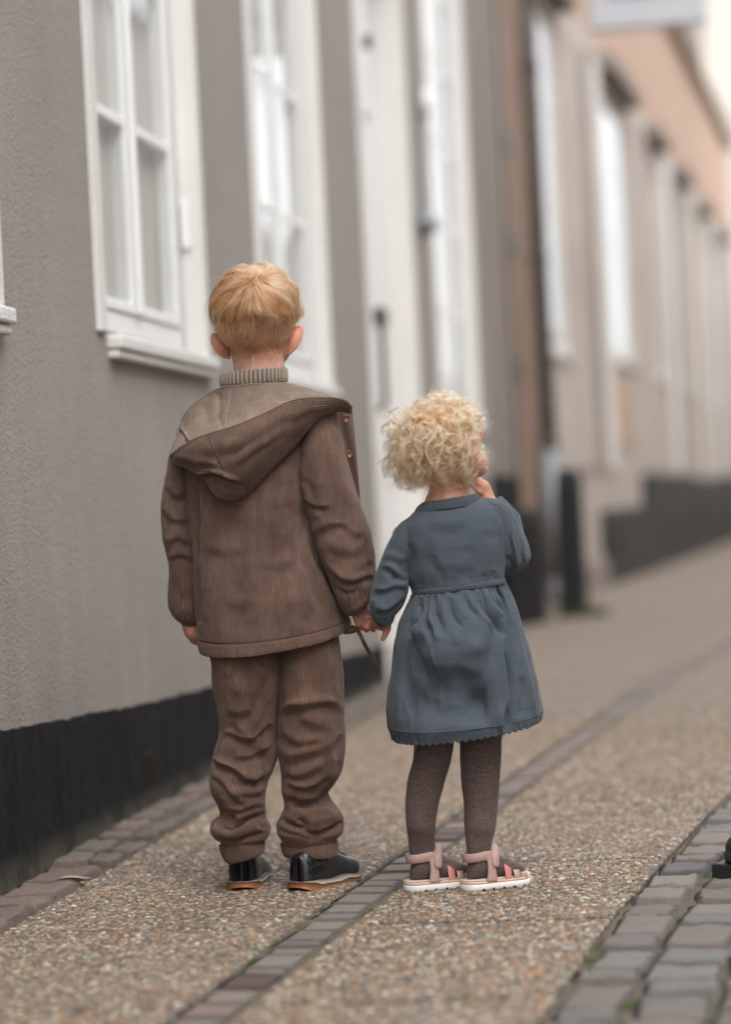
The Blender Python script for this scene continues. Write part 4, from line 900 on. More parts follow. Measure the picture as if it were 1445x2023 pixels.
# sleeves
rl = [(392, 812, 432, 822, DB+.01, .045), (362, 832, 430, 850, DB+.012, .052), (346, 870, 418, 885, DB+.015, .056), (332, 915, 404, 920, DB+.02, .056), (321, 985, 396, 985, DB+.028, .055), (318, 1055, 396, 1050, DB+.034, .053),
      (329, 1103, 399, 1105, DB+.038, .050), (334, 1150, 402, 1150, DB+.042, .049), (333, 1195, 402, 1198, DB+.045, .047), (340, 1217, 401, 1222, DB+.046, .040), (355, 1231, 398, 1234, DB+.046, .028), (364, 1238, 392, 1240, DB+.046, .019), (367, 1242, 390, 1243, DB+.046, .018)]
G, UV, C = loft(rl, 200, 260); n = gnorm(G, C)
SL = [([(322, 1005), (345, 1030), (372, 1025)], 7, 5, 'f'), ([(328, 960), (350, 985), (375, 975)], 8, 4, 'f'), ([(330, 1075), (352, 1062), (378, 1080)], 6, 4, 'f'), ([(336, 1110), (355, 1095), (382, 1112)], 7, 3.5, 'f'),
      ([(345, 1215), (352, 1190), (350, 1150)], 4, 3, 'c'), ([(372, 1232), (372, 1200), (368, 1160)], 4, 3, 'c'), ([(358, 1228), (362, 1205), (360, 1175)], 3.5, 2.5, 'c'), ([(383, 1232), (383, 1205)], 3, 2.5, 'c'),
      ([(345, 930), (350, 1000), (352, 1050)], 12, 4, 'r'), ([(365, 905), (372, 960), (372, 1020)], 7, 5, 'c'), ([(350, 1090), (362, 1130), (358, 1180)], 10, 3, 'r')]
G = strokes(G, n, SL); n = gnorm(G, C); G = wob(G, n, .0025, 18, 3); G = wob(G, n, .001, 50, 4)
gmesh('sleeve', G, UV, M['cord'], jk, rootB, (.1, .01))
DS = DB-.048
rr_ = [(600, 812, 660, 790, DS+.03, .045), (596, 842, 669, 834, DS+.015, .050), (586, 890, 681, 884, DS+.006, .056), (584, 940, 695, 932, DS, .058), (591, 985, 708, 980, DS-.002, .057), (603, 1022, 719, 1012, DS-.003, .056), (617, 1060, 732, 1055, DS-.004, .056),
       (632, 1100, 741, 1100, DS-.006, .055), (647, 1137, 742, 1130, DS-.009, .052), (660, 1170, 739, 1156, DS-.012, .047), (672, 1196, 734, 1172, DS-.014, .040), (683, 1212, 731, 1184, DS-.016, .032), (692, 1216, 729, 1191, DS-.017, .024), (697, 1214, 726, 1194, DS-.017, .02)]
G, UV, C = loft(rr_, 220, 300); n = gnorm(G, C)
SR_ = [([(596, 985), (625, 1000), (650, 1000)], 6, 5, 'f'), ([(590, 950), (612, 985), (640, 1035)], 7, 5, 'r'), ([(602, 945), (622, 990), (655, 1050)], 5, 4, 'c'), ([(615, 1065), (650, 1040), (690, 1045)], 8, 4, 'f'),
       ([(640, 1120), (672, 1140), (705, 1150), (735, 1140)], 7, 7, 'f'), ([(655, 1150), (690, 1165), (720, 1162)], 6, 4, 'f'), ([(735, 1110), (720, 1135), (728, 1155)], 5, 6, 'c'), ([(665, 870), (672, 930), (690, 1000)], 12, 4, 'r'), ([(640, 870), (650, 940), (668, 1010)], 9, 4, 'c'),
       ([(675, 1030), (700, 1060), (722, 1062)], 8, 3.5, 'f'), ([(645, 1075), (680, 1095), (730, 1085)], 10, 3.5, 'f'), ([(690, 1208), (688, 1185), (680, 1165)], 3, 3, 'c'), ([(704, 1203), (700, 1180), (692, 1160)], 3, 3, 'c'), ([(716, 1196), (711, 1175), (702, 1160)], 3, 3, 'c'), ([(726, 1188), (722, 1168)], 2.5, 2.5, 'c'),
       ([(610, 845), (596, 880), (586, 925), (584, 965)], 4, 4, 'c'), ([(700, 1015), (716, 1050), (726, 1080)], 9, 3, 'r')]
G = strokes(G, n, SR_); n = gnorm(G, C); G = wob(G, n, .0028, 18, 6); G = wob(G, n, .001, 50, 7)
gmesh('sleeve', G, UV, M['cord'], jk, rootB, (.1, .012))
# hood lying on the back: corduroy outside, pale lining inside
Bc = [(336, 901), (358, 886), (385, 870), (414, 858), (445, 849), (473, 839), (505, 825), (535, 812), (570, 798), (600, 790), (630, 786), (660, 787), (681, 793), (693, 804)]
Cc = [(337, 905), (353, 919), (376, 929), (403, 946), (421, 971), (441, 986), (472, 985), (502, 961), (541, 922), (580, 880), (612, 845), (640, 822), (667, 812), (694, 815)]
dBr = [DB-.05, DB-.085, DB-.115, DB-.135, DB-.148, DB-.155, DB-.16, DB-.158, DB-.15, DB-.14, DB-.125, DB-.105, DB-.08, DB-.055]
dLo = [DB-.04, DB-.065, DB-.09, DB-.11, DB-.118, DB-.122, DB-.122, DB-.120, DB-.115, DB-.108, DB-.10, DB-.085, DB-.065, DB-.05]
bul = [0, .010, .018, .024, .028, .03, .03, .028, .024, .020, .016, .012, .008, .002]
G, UV = patch(Bc, Cc, dBr, dLo, 360, 130, bul); n = gnorm(G, None, False)
SH = [([(392, 938), (425, 936), (458, 944), (474, 952)], 3.5, 9, 'f'), ([(470, 950), (482, 962), (478, 975)], 3.5, 4, 'c'), ([(412, 862), (424, 895), (437, 930), (442, 975)], 1.6, 2.2, 'c'), ([(416, 860), (428, 895), (441, 930)], 1.6, 1.2, 'r'),
      ([(400, 900), (470, 880), (560, 830), (640, 800)], 12, 5, 'f'), ([(455, 925), (510, 890), (580, 840)], 9, 4, 'f'), ([(350, 905), (390, 915), (430, 925)], 6, 3, 'f'), ([(500, 955), (540, 905), (600, 845)], 7, 3.5, 'c'), ([(430, 960), (450, 975), (470, 972)], 5, 3, 'r'), ([(560, 815), (610, 800), (660, 795)], 5, 2.5, 'c')]
G = strokes(G, n, SH, False); n = gnorm(G, None, False); G = wob(G, n, .0022, 20, 8)
G = G+n*(.0018*np.exp(-((UV[..., 1])/.004)**2))[..., None]
hood = gmesh('hood', G, UV, M['cord_hood'], jk, rootB, thick=.004)
Nc = [(343, 877), (352, 846), (362, 823), (378, 803), (398, 786), (420, 772), (442, 763), (475, 760), (512, 758), (545, 757), (575, 760), (603, 769), (628, 780), (642, 786)]
Bc2 = [(x+.5, y+2.) for x, y in Bc]
G, UV = patch(Nc, Bc2, [DB+.02, DB-.0, DB-.01, DB-.02, DB-.03, DB-.045, DB-.06, DB-.066, DB-.066, DB-.06, DB-.05, DB-.03, DB-.02, DB-.01], [q+.002 for q in dBr], 300, 120, [-.0, -.004, -.010, -.014, -.018, -.022, -.024, -.024, -.022, -.018, -.012, -.008, -.004, 0])
n = gnorm(G, None, False)
SN = [([(358, 832), (360, 852), (371, 866), (383, 873)], 2.2, 4, 'f'), ([(464, 765), (456, 800), (450, 845)], 1.5, 2, 'c'), ([(440, 775), (436, 810), (440, 850)], 4, 5, 'c'), ([(450, 790), (446, 820)], 5, 3, 'r'), ([(480, 800), (500, 785), (520, 780)], 8, 5, 'c'), ([(400, 800), (412, 830), (420, 852)], 8, 4, 'c'), ([(540, 775), (580, 782), (620, 784)], 7, 3, 'f'), ([(470, 822), (500, 812), (530, 800)], 6, 4, 'r')]
G = strokes(G, n, SN, False); n = gnorm(G, None, False); G = wob(G, n, .002, 25, 9); gmesh('hood_lining', G, UV, M['lining'], jk, rootB, thick=.003)
# buttoned front edge seen past the right sleeve
G, UV = patch([(655, 800), (664, 806), (676, 804), (688, 806), (695, 810)], [(708, 1000), (709, 1001), (710, 1002), (711, 1003), (713, 1004)], [DB-.02, DB-.01, DB-.005, DB, DB+.01], [DB+.03]*5, 60, 140, .01)
G2 = G.copy(); px, py = PX2(G); t_ = (py-806)/196; n = gnorm(G, None, False)
pl = gmesh('placket', strokes(G, n, [([(672, 812), (682, 850), (690, 900), (702, 960)], 4, 4, 'c')], False), UV, M['cord'], jk, rootB, thick=.004)
for (bx_, by_) in ((684, 827), (690, 897)):
    g = MB(); g.lathe([(.001, 0), (.0062, 0), (.0068, .001), (.0066, .0026), (.0052, .0026), (.0046, .0016), (.001, .0015)], n=24); p = PT(bx_, by_, DB-.022)-rootB
    o = g.build('button', M['button'], jk, loc=tuple(p), smooth=True); o.rotation_euler = (R(90), 0, R(12))
# hem toggle lump and drawstring
g = MB(); path = [PT(672, 1238, DB-.02), PT(684, 1244, DB-.03), PT(698, 1243, DB-.03), PT(708, 1243, DB-.03)]; g.add(*tubepts(path, [.008, .009, .008, .004], 12)); g.build('hem_gather', M['cord'], jk, smooth=True, loc=tuple(-rootB))
pd = [(700, 1240), (707, 1246), (713, 1256), (720, 1271), (729, 1287), (738, 1301), (746, 1315)]
P_ = PT([q[0] for q in pd], [q[1] for q in pd], DB-.035); tt = np.linspace(0, 6, 40); P_ = np.stack([catmull(np.arange(7), P_[:, i], tt) for i in range(3)], 1)
V, F = tubepts(P_, [.0036+.0004*math.sin(i*1.9) for i in range(40)], 12); mesh('drawstring', np.array(V)-rootB, F, M['cord'], jk, True)
# trousers
lt = [(406, 1215, 556, 1215, DB, .088), (412, 1260, 560, 1258, DB, .088), (415, 1300, 561, 1298, DB, .086), (420, 1350, 560, 1345, DB, .082), (430, 1400, 551, 1398, DB, .074), (431, 1440, 547, 1437, DB, .070), (421, 1480, 548, 1478, DB, .068), (415, 1512, 541, 1515, DB, .066), (414, 1540, 529, 1545, DB, .064),
      (418, 1567, 526, 1572, DB, .060), (432, 1593, 527, 1598, DB, .055), (436, 1610, 528, 1614, DB, .055), (419, 1624, 534, 1628, DB, .062), (415, 1638, 536, 1641, DB, .064), (420, 1653, 531, 1655, DB, .060), (434, 1664, 522, 1663, DB, .050), (440, 1676, 516, 1672, DB, .046)]
G, UV, C = loft(lt, 300, 420); n = gnorm(G, C)
ST1 = [([(440, 1300), (470, 1370), (468, 1430)], 14, 5, 'r'), ([(505, 1300), (520, 1350), (528, 1395)], 10, 5, 'r'), ([(530, 1330), (520, 1380), (490, 1440)], 9, 6, 'f'), ([(438, 1452), (462, 1458), (500, 1458), (540, 1428)], 6, 6, 'f'), ([(450, 1425), (500, 1470), (545, 1490)], 10, 4, 'f'),
       ([(419, 1496), (450, 1518), (492, 1537), (520, 1530)], 6, 8, 'f'), ([(460, 1498), (500, 1492), (540, 1470)], 7, 4, 'f'), ([(425, 1530), (470, 1552), (524, 1548)], 5, 5, 'c'), ([(418, 1530), (445, 1550), (470, 1580), (490, 1590)], 6, 6, 'f'), ([(450, 1565), (490, 1572), (525, 1560)], 6, 4, 'f'), ([(440, 1595), (475, 1600), (510, 1590), (528, 1598)], 5, 4, 'f'),
       ([(426, 1614), (444, 1630), (470, 1627), (500, 1616), (530, 1609)], 4.5, 19, 'c'), ([(432, 1600), (450, 1616), (468, 1618)], 7, 12, 'c'), ([(418, 1638), (445, 1646), (490, 1640), (533, 1632)], 8, 7, 'r'), ([(436, 1656), (455, 1662), (500, 1655), (528, 1645)], 3.5, 14, 'c'), ([(505, 1628), (520, 1635), (528, 1628)], 4, 4, 'c'), ([(536, 1430), (541, 1470), (534, 1520)], 6, 9, 'c'),
       ([(448, 1400), (475, 1412), (500, 1408)], 9, 3, 'f'), ([(470, 1540), (500, 1548), (520, 1540)], 5, 3, 'c'), ([(445, 1610), (450, 1590), (446, 1570)], 5, 4, 'r')]
G = strokes(G, n, ST1); n = gnorm(G, C); G = wob(G, n, .0032, 18, 11); G = wob(G, n, .0012, 48, 12)
tr = gmesh('trousers', G, UV, M['cord_trouser'], boy, rootB); tr['label'] = 'brown corduroy trousers bunched above turned up cuffs'
rt_ = [(548, 1215, 662, 1212, DB-.004, .088), (552, 1260, 668, 1255, DB-.004, .088), (551, 1300, 675, 1298, DB-.004, .086), (550, 1350, 680, 1345, DB-.004, .084), (554, 1400, 681, 1398, DB-.004, .080), (548, 1440, 683, 1440, DB-.004, .078), (547, 1480, 683, 1480, DB-.004, .075), (552, 1515, 678, 1515, DB-.004, .070), (555, 1540, 664, 1545, DB-.004, .064),
       (557, 1563, 647, 1567, DB-.004, .056), (561, 1580, 655, 1582, DB-.004, .055), (562, 1594, 668, 1594, DB-.004, .060), (556, 1610, 679, 1612, DB-.004, .066), (549, 1628, 681, 1628, DB-.004, .068), (549, 1643, 678, 1643, DB-.004, .066), (556, 1656, 666, 1656, DB-.004, .058), (562, 1668, 660, 1668, DB-.004, .050)]
G, UV, C = loft(rt_, 300, 420); n = gnorm(G, C)
ST2 = [([(590, 1300), (600, 1360), (598, 1430)], 14, 5, 'r'), ([(655, 1290), (660, 1340), (662, 1390)], 5, 3, 'r'), ([(650, 1270), (656, 1330), (655, 1400)], 4, 3, 'c'), ([(553, 1420), (590, 1399), (640, 1392), (680, 1412)], 9, 7, 'f'), ([(553, 1448), (572, 1464), (600, 1470), (640, 1462)], 7, 4.5, 'f'), ([(552, 1500), (600, 1496), (650, 1476), (676, 1452)], 12, 4, 'f'),
       ([(660, 1430), (652, 1470), (662, 1510), (650, 1545)], 5, 5, 'r'), ([(556, 1528), (600, 1536), (640, 1520), (668, 1496)], 9, 4.5, 'f'), ([(640, 1520), (662, 1490), (670, 1450)], 6, 4, 'c'), ([(560, 1548), (590, 1560), (625, 1552), (650, 1530)], 6, 6, 'f'), ([(562, 1577), (590, 1590), (625, 1588), (660, 1570)], 5, 17, 'c'), ([(575, 1600), (610, 1608), (640, 1600), (672, 1596)], 6, 5, 'r'),
       ([(560, 1618), (585, 1634), (600, 1632), (592, 1614)], 5, 16, 'c'), ([(600, 1624), (640, 1618), (675, 1600)], 6, 6, 'r'), ([(592, 1640), (625, 1648), (655, 1640), (678, 1622)], 4, 14, 'c'), ([(556, 1636), (575, 1650), (610, 1656), (640, 1652)], 4, 5, 'c'), ([(610, 1640), (622, 1652)], 3, 4, 'r'), ([(590, 1425), (620, 1440), (655, 1432)], 12, 3, 'f'),
       ([(645, 1568), (655, 1580), (672, 1596)], 5, 5, 'f')]
G = strokes(G, n, ST2); n = gnorm(G, C); G = wob(G, n, .0032, 18, 13); G = wob(G, n, .0012, 48, 14)
gmesh('trouser_leg', G, UV, M['cord_trouser'], tr, rootB)
for rws, sd in (([(440, 1664, 518, 1658, DB, .045), (433, 1668, 521, 1660, DB, .05), (436, 1684, 522, 1672, DB, .052), (444, 1701, 520, 1682, DB, .050), (447, 1703, 517, 1684, DB, .047)], 21),
                ([(560, 1664, 660, 1660, DB, .048), (554, 1666, 666, 1661, DB, .054), (556, 1678, 667, 1675, DB, .056), (562, 1690, 665, 1688, DB, .054), (565, 1692, 662, 1690, DB, .05)], 22)):
    G, UV, C = loft(rws, 240, 60); n = gnorm(G, C); G = wob(G, n, .003, 30, sd); gmesh('trouser_cuff', G, UV, M['cord_trouser'], tr, rootB, (.08, .02))
# shoes
def shoe(px, dep, phi, L=.192, Wd=.066, name='shoe', label=None):
    c = PT(px, 1750, dep)-rootB; e = empty(name, (c[0], c[1], 0), -phi, boy)
    e2 = None
    ts = np.linspace(0, 1, 46); w = np.interp(ts, [0, .03, .1, .25, .45, .65, .8, .9, .97, 1], [.3, .66, .86, .90, .86, 1.0, 1.02, .84, .5, .12])*Wd/2
    off = np.interp(ts, [0, .4, .8, 1], [0, 0, -.003, -.010])*(1 if phi > .3 else -1)
    topz = np.interp(ts, [0, .06, .15, .3, .42, .55, .7, .85, .95, 1], [.062, .074, .074, .072, .074, .062, .050, .042, .034, .02])
    soz = np.interp(ts, [0, .1, .3, .5, .75, .92, 1], [.018, .0165, .018, .016, .015, .020, .026]); bz = np.interp(ts, [0, .05, .12, .8, .93, 1], [.007, .001, 0, 0, .005, .013])
    nn_ = 28; V = []; 
    for k, t in enumerate(ts):
        for j in range(nn_):
            a = math.pi*j/(nn_-1); ca, sa = math.cos(a), math.sin(a); x = w[k]*.97*np.sign(ca)*abs(ca)**.7; z = soz[k]-.004+(topz[k]-soz[k]+.004)*sa**.62
            y = t*L*.985+.0015; 
            if t < .15: y += (z/.07)*.006*(1-t/.15)
            V.append((off[k]+x, y, z))
    F = [(k*nn_+j, k*nn_+j+1, (k+1)*nn_+j+1, (k+1)*nn_+j) for k in range(len(ts)-1) for j in range(nn_-1)]+[tuple(range(nn_)), tuple((len(ts)-1)*nn_+j for j in range(nn_))[::-1]]
    up = mesh('upper', V, F, M['black_leather'], e, True)
    def ringband(zl, zh, grow, mat, nm):
        V = []; m = len(ts); path = [(off[k]+(w[k]+grow), ts[k]*L, k) for k in range(m)]+[(off[k]-(w[k]+grow), ts[k]*L, k) for k in range(m-1, -1, -1)]
        for i, (x, y, k) in enumerate(path):
            for z in (zl(k), (zl(k)*.5+zh(k)*.5), zh(k)): V.append((x+(.0012 if z == (zl(k)*.5+zh(k)*.5) else 0)*np.sign(x-off[k]), y+(-grow if ts[k] < .02 else grow if ts[k] > .98 else 0), z))
        p = len(path); F = [(3*i+q_, 3*((i+1) % p)+q_, 3*((i+1) % p)+q_+1, 3*i+q_+1) for i in range(p) for q_ in (0, 1)]
        F += [(3*i, 3*(i+1), 3*(p-2-i), 3*(p-1-i)) for i in range(m-1)]+[(3*i+2, 3*(p-1-i)+2, 3*(p-2-i)+2, 3*(i+1)+2) for i in range(m-1)]
        return mesh(nm, V, F, mat, e, True)
    mid = lambda k: (soz[k]*np.interp(ts[k], [0, .1, .2, .5, .62, .75, .95, 1], [.95, .9, .52, .38, .62, .42, .55, .6]))
    ringband(lambda k: bz[k], mid, .0015, M['gum'], 'outsole'); ringband(lambda k: mid(k)+.0002, lambda k: soz[k]+.002*math.sin(ts[k]*14), .003, M['rubber_white'], 'midsole')
    for i in range(10):     # cut slits round the heel
        for s_ in (1, -1):
            row, cl = divmod(i, 5); k = 3+cl*2; zz = .034+row*.016+cl*.0015; x = off[k]+s_*(w[k]*.97*((1-((zz-soz[k]+.004)/(topz[k]-soz[k]+.004))**3.2)**.36))
            q_ = MB(); y0 = ts[k]*L; q_.add([(x+s_*.0006, y0-.006, zz+.005), (x+s_*.0006, y0-.0045, zz+.0065), (x+s_*.0012, y0+.007, zz-.004), (x+s_*.0012, y0+.0055, zz-.0055)], [(0, 1, 2, 3)]); q_.build('heel_slit', M['black_mesh'], up)
    k = MB(); k.add(*tubepts([(off[0]+0, -.001+.006*z/.07, z) for z in np.linspace(.024, .066, 8)], .0011, 6)); k.build('heel_seam', M['black_leather'], up)
    for i in range(4):
        t = .5+.07*i; kk = int(t*45); z = topz[kk]; k = MB(); k.add(*tubepts([(-.016, t*L, z-.004), (-.006, t*L+.002, z+.002), (.008, t*L-.003, z+.002), (.016, t*L, z-.004)], .0022, 6)); k.build('lace', M['black_leather'], up)
    return e
a_ = shoe(479, 4.84, R(4), .195); b_ = shoe(585, 4.80, R(35), .20)
# ----------------------------------------------------------------- GIRL
DG = 4.733
rootG = PT(900, 1750, DG); rootG[2] = 0.
girl = empty('person', toworld(rootG), YAW, label='toddler with curly blond hair in slate blue knitted dress and pink sandals', cat='person')
gc = PT(874, 872, DG); gR = rotm('Z', R(-52)); GR = np.array([.064, .077, .071])
gp = lambda x, y, z: gc+gR@np.array([x, y, z])
b = Blob(); b.ell(gc, GR, gR, 26)
b.ell(gp(0, .022, -.042), (.052, .050, .048), gR, 20); b.ell(gp(0, .045, -.074), (.022, .022, .017), gR, 12)
for s_ in (-1, 1): b.ell(gp(s_*.033, .046, -.046), (.026, .026, .024), gR, 12); b.ell(gp(s_*.007, .081, -.056), (.009, .006, .004), gR, 8)
b.ell(gp(0, .079, -.034), (.008, .010, .009), gR, 10); b.ell(gp(0, .076, -.020), (.006, .008, .014), gR, 10); b.ell(gp(0, .064, .012), (.042, .018, .03), gR, 12)
b.cap([PT(884, 925, DG+.0), PT(886, 965, DG), PT(888, 1010, DG)], [.032, .0345, .05])
b.cap([PT(888, 1035, DG), PT(900, 1100, DG), PT(905, 1180, DG), PT(908, 1300, DG)], [.055, .062, .06, .065])
b.cap([PT(850, 1035, DG), PT(800, 1060, DG), PT(780, 1120, DG-.0), PT(766, 1190, DG-.005), PT(762, 1222, DG-.008)], [.03, .024, .021, .016, .0135])
b.cap([PT(930, 1030, DG), PT(980, 1035, DG+.0), PT(1022, 1095, DG+.03), PT(1000, 1040, DG+.07), PT(966, 990, DG+.085), PT(957, 972, DG+.088)], [.03, .024, .021, .018, .0145, .0155])
for xs in ((866, 850, 838, 834, 836), (950, 948, 950, 949, 948)):
    b.cap([PT(xs[0], 1330, DG), PT(xs[1], 1480, DG), PT(xs[2], 1590, DG+.004), PT(xs[3], 1650, DG)], [.045, .030, .024, .015])
# hand at the mouth: palm, curled fingers against the lips, thumb under the chin
hw_ = PT(956, 966, DG+.085)
b.ell(hw_, (.014, .013, .019), rotm('Y', R(-20)), 12)
for i in range(4):
    p0 = PT(948+i*6, 958+i*4, DG+.082+.004*i); p1 = PT(946+i*4.5, 947+i*5, DG+.09); p2 = PT(938+i*3, 945+i*6, DG+.098)
    b.cap([hw_, p0, p1, p2], [.009, .0072, .0064, .0055], 10)
b.cap([PT(958, 974, DG+.08), PT(947, 971, DG+.078), PT(938, 963, DG+.086)], [.008, .007, .006], 10)
# lower hand wrapped by the bigger hand, thumb pointing down
hg = DG+.045
b.cap([PT(764, 1218, DG-.006), PT(758, 1232, DG+.004)], [.0135, .014]); b.ell(PT(752, 1230, DG+.02), (.018, .014, .014), rotm('Y', R(20)), 12)
for i in range(4):
    b.cap([PT(750, 1230, DG+.02), PT(738-i*3, 1230+i*2, DG+.04+.002*i), PT(730-i*2, 1234+i*2, DG+.045), PT(728-i, 1240, DG+.040)], [.008, .0066, .0058, .005], 10)
b.cap([PT(765, 1230, DG-.004), PT(766, 1243, DG-.006), PT(761, 1254, DG-.006), PT(757, 1262, DG-.006)], [.0085, .0068, .0060, .0046], 12)
gb = b.build('body', [M['skin_girl'], M['skin_hand']], girl, rootG, .0016, 3)
paint_mats(gb, lambda f: np.where((f+rootG)[:, 2] < .62, 1, 0))
ear(PT(934, 908, DG+.012), R(6), R(-68), .72, girl, rootG, 1); ear(gp(-.064, -.0, -.018), R(-6), R(60), .72, girl, rootG, -1)
for s_ in (-1, 1): o = Blob(); o.ell(gp(s_*.025, .069, -.014), (.0095, .008, .008), gR, 10); o.build('eye', M['eye_white'], girl, rootG, .0012, 1)
# curls
hair_girl = hairmat('blond_curls', [(.26, .125, .058), (.50, .295, .165), (.77, .56, .38)], .34)
def kg(c, n):
    q = (c-gc)@gR; x, y, z = q.T
    scalp = (y < .026+.55*np.maximum(z, -.01)) & (z > -.052-.15*np.abs(x)/.06*(y > 0)) & (c[:, 2] > gc[2]-.085)
    return scalp | ((z > .028) & (y < .055))
nL_ = 430; rc, rn = sample_faces(gb, nL_, kg, rootG)
q = (rc-gc)@gR; on = unit(unit(q/GR**2)@gR.T)
KK = 30; lam = rng.uniform(.036, .074, nL_); zz_r = np.clip((rc[:, 2]-gc[2])/.07, -1, 1); lam *= np.where(zz_r < -.1, 1+.65*zz_r, 1-.15*zz_r)*(1+.2*np.clip(-(rc[:, 0]-gc[0])/.05, 0, 1)*(zz_r < .0))*np.where(zz_r > .5, .8, 1)
rel = unit(rc-gc); right = np.clip(rel[:, 0], 0, 1); lam *= 1-.25*right
tg = rng.normal(0, 1, rc.shape)+np.array([0, 0, -.35]); tg -= on*(tg*on).sum(1)[:, None]; d = unit(on*.55+unit(tg)*.75); P = rc-on*.002; A_ = [P]
for k in range(1, KK):
    s = k/(KK-1); d = unit(d+np.array([0, 0, -.11*(1-.35*np.clip(on[:, 2:3], 0, 1)[0, 0])])+rng.normal(0, .05, d.shape))
    P = P+d*(lam/(KK-1))[:, None]
    qq = (P-gc)@gR; r_ = np.linalg.norm(qq/GR, axis=1); mn = 1.02+.10*s+.03*rng.random(nL_); push = np.maximum(1, mn/r_)
    inz = (P[:, 2] > gc[2]-.06); P = np.where(inz[:, None], gc+(qq*push[:, None])@gR.T, P); A_.append(P)
A_ = np.stack(A_, 1); T = unit(np.gradient(A_, axis=1)); ref = unit(rng.normal(0, 1, (nL_, 1, 3))); N1 = unit(np.cross(T, ref+0*T)); N2 = np.cross(T, N1)
s = np.linspace(0, 1, KK)[None]; ss_, tints = [], []
hand = rng.choice([-1, 1], nL_)[:, None]; rad = (rng.choice([.004, .006, .008, .009, .011, .014], nL_)[:, None])*rng.uniform(.8, 1.2, (nL_, 1))*np.clip(s*2.6, .1, 1)*(1-.35*s); turns = (rng.uniform(.8, 2.0, nL_))[:, None]; ph = rng.uniform(0, 6.28, nL_)[:, None]
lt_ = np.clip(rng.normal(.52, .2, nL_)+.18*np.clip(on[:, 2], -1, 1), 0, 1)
for j in range(16):
    loose = rng.normal(0, 1, (nL_, 1, 3)); f = .0007+.0011*s[..., None]**1.3
    th = hand*(2*np.pi*turns*s*(1+rng.normal(0, .035, (nL_, 1))))+ph+rng.normal(0, .14, (nL_, 1)); rr = rad*(1+rng.normal(0, .16, (nL_, 1)))
    st = A_+(N1*np.cos(th)[..., None]+N2*np.sin(th)[..., None])*rr[..., None]-(N1*np.cos(ph)[..., None]+N2*np.sin(ph)[..., None])*rad[:, :1, None]+loose*f
    ss_.append(st); tints.append(np.clip(lt_+rng.normal(0, .13, nL_), 0, 1))
# frizz: single loose hairs, some ringed
nf = 2200; i = rng.choice(nL_, nf); B0 = A_[i]; th = 2*np.pi*rng.uniform(.6, 3, (nf, 1))*s+rng.uniform(0, 6, (nf, 1)); rr = rng.uniform(.003, .010, (nf, 1))*s**.6
st = B0+(N1[i]*np.cos(th)[..., None]+N2[i]*np.sin(th)[..., None])*rr[..., None]+on[i][:, None]*(s**1.4)[..., None]*rng.uniform(0, .024, (nf, 1, 1))+rng.normal(0, .006, (nf, 1, 3))*s[..., None]
hairs('flyaway_hair', [st], .00013, hair_girl, girl, rootG, np.clip(rng.normal(.85, .1, nf), 0, 1))
# close-lying under hair that covers the scalp
nu_ = 9000; uc, un = sample_faces(gb, nu_, kg, rootG); qn = unit(((uc-gc)@gR)/GR**2)@gR.T; ud = unit(unit(uc-(gc+np.array([0, -.03, .07])))-qn*.2+np.array([0, 0, -.5])+rng.normal(0, .22, uc.shape)); U_ = [uc]; p = uc
for k in range(1, 9):
    ud = unit(ud+np.stack([vnoise(p, 55, 31), vnoise(p, 55, 32), vnoise(p, 55, 33)], 1)*.9); p = p+ud*.0042; qq = (p-gc)@gR; r_ = np.linalg.norm(qq/GR, axis=1); p = gc+(qq*(np.maximum(1, (1.03+.02*k/8)/r_))[:, None])@gR.T if k else p; U_.append(p)
ss_.append(np.stack(U_, 1)); tints.append(np.clip(rng.normal(.38, .15, nu_), 0, 1))
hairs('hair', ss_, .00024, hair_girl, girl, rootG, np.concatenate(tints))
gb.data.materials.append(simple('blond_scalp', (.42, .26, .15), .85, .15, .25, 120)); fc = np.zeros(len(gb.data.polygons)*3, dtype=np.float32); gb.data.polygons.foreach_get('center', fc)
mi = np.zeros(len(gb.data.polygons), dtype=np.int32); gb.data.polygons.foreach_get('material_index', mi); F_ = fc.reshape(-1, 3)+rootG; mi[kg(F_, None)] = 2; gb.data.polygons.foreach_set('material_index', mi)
# knitted dress
DC = (.060, .073, .087)
M['dress'] = knit('slate_knit', DC, bump=.0005); M['dress_rib'] = knit('slate_rib', DC, .0042, rd=.3, bump=.0007); M['dress_cuff'] = knit('slate_cuff', tuple(.8*q for q in DC), .004, rd=.3, bump=.0007)
M['dress_band'] = knit('slate_band', tuple(1.06*q for q in DC), .0036, rd=.3, bump=.0007)
M['tights'] = knit('mottled_tights', (.062, .044, .040), heather=.9, sc=620, bump=.0004)
rw = [(832, 1001, 948, 984, DG, .050), (820, 1010, 962, 988, DG, .056), (804, 1026, 985, 1000, DG, .064), (790, 1046, 1000, 1022, DG, .070), (788, 1075, 1005, 1052, DG, .073), (794, 1110, 1002, 1088, DG, .072), (802, 1140, 999, 1118, DG, .070), (811, 1160, 997, 1136, DG, .068), (815, 1169, 996, 1145, DG, .067, 2.2, 2)]
G, UV, C = loft(rw, 340, 200); n = gnorm(G, C)
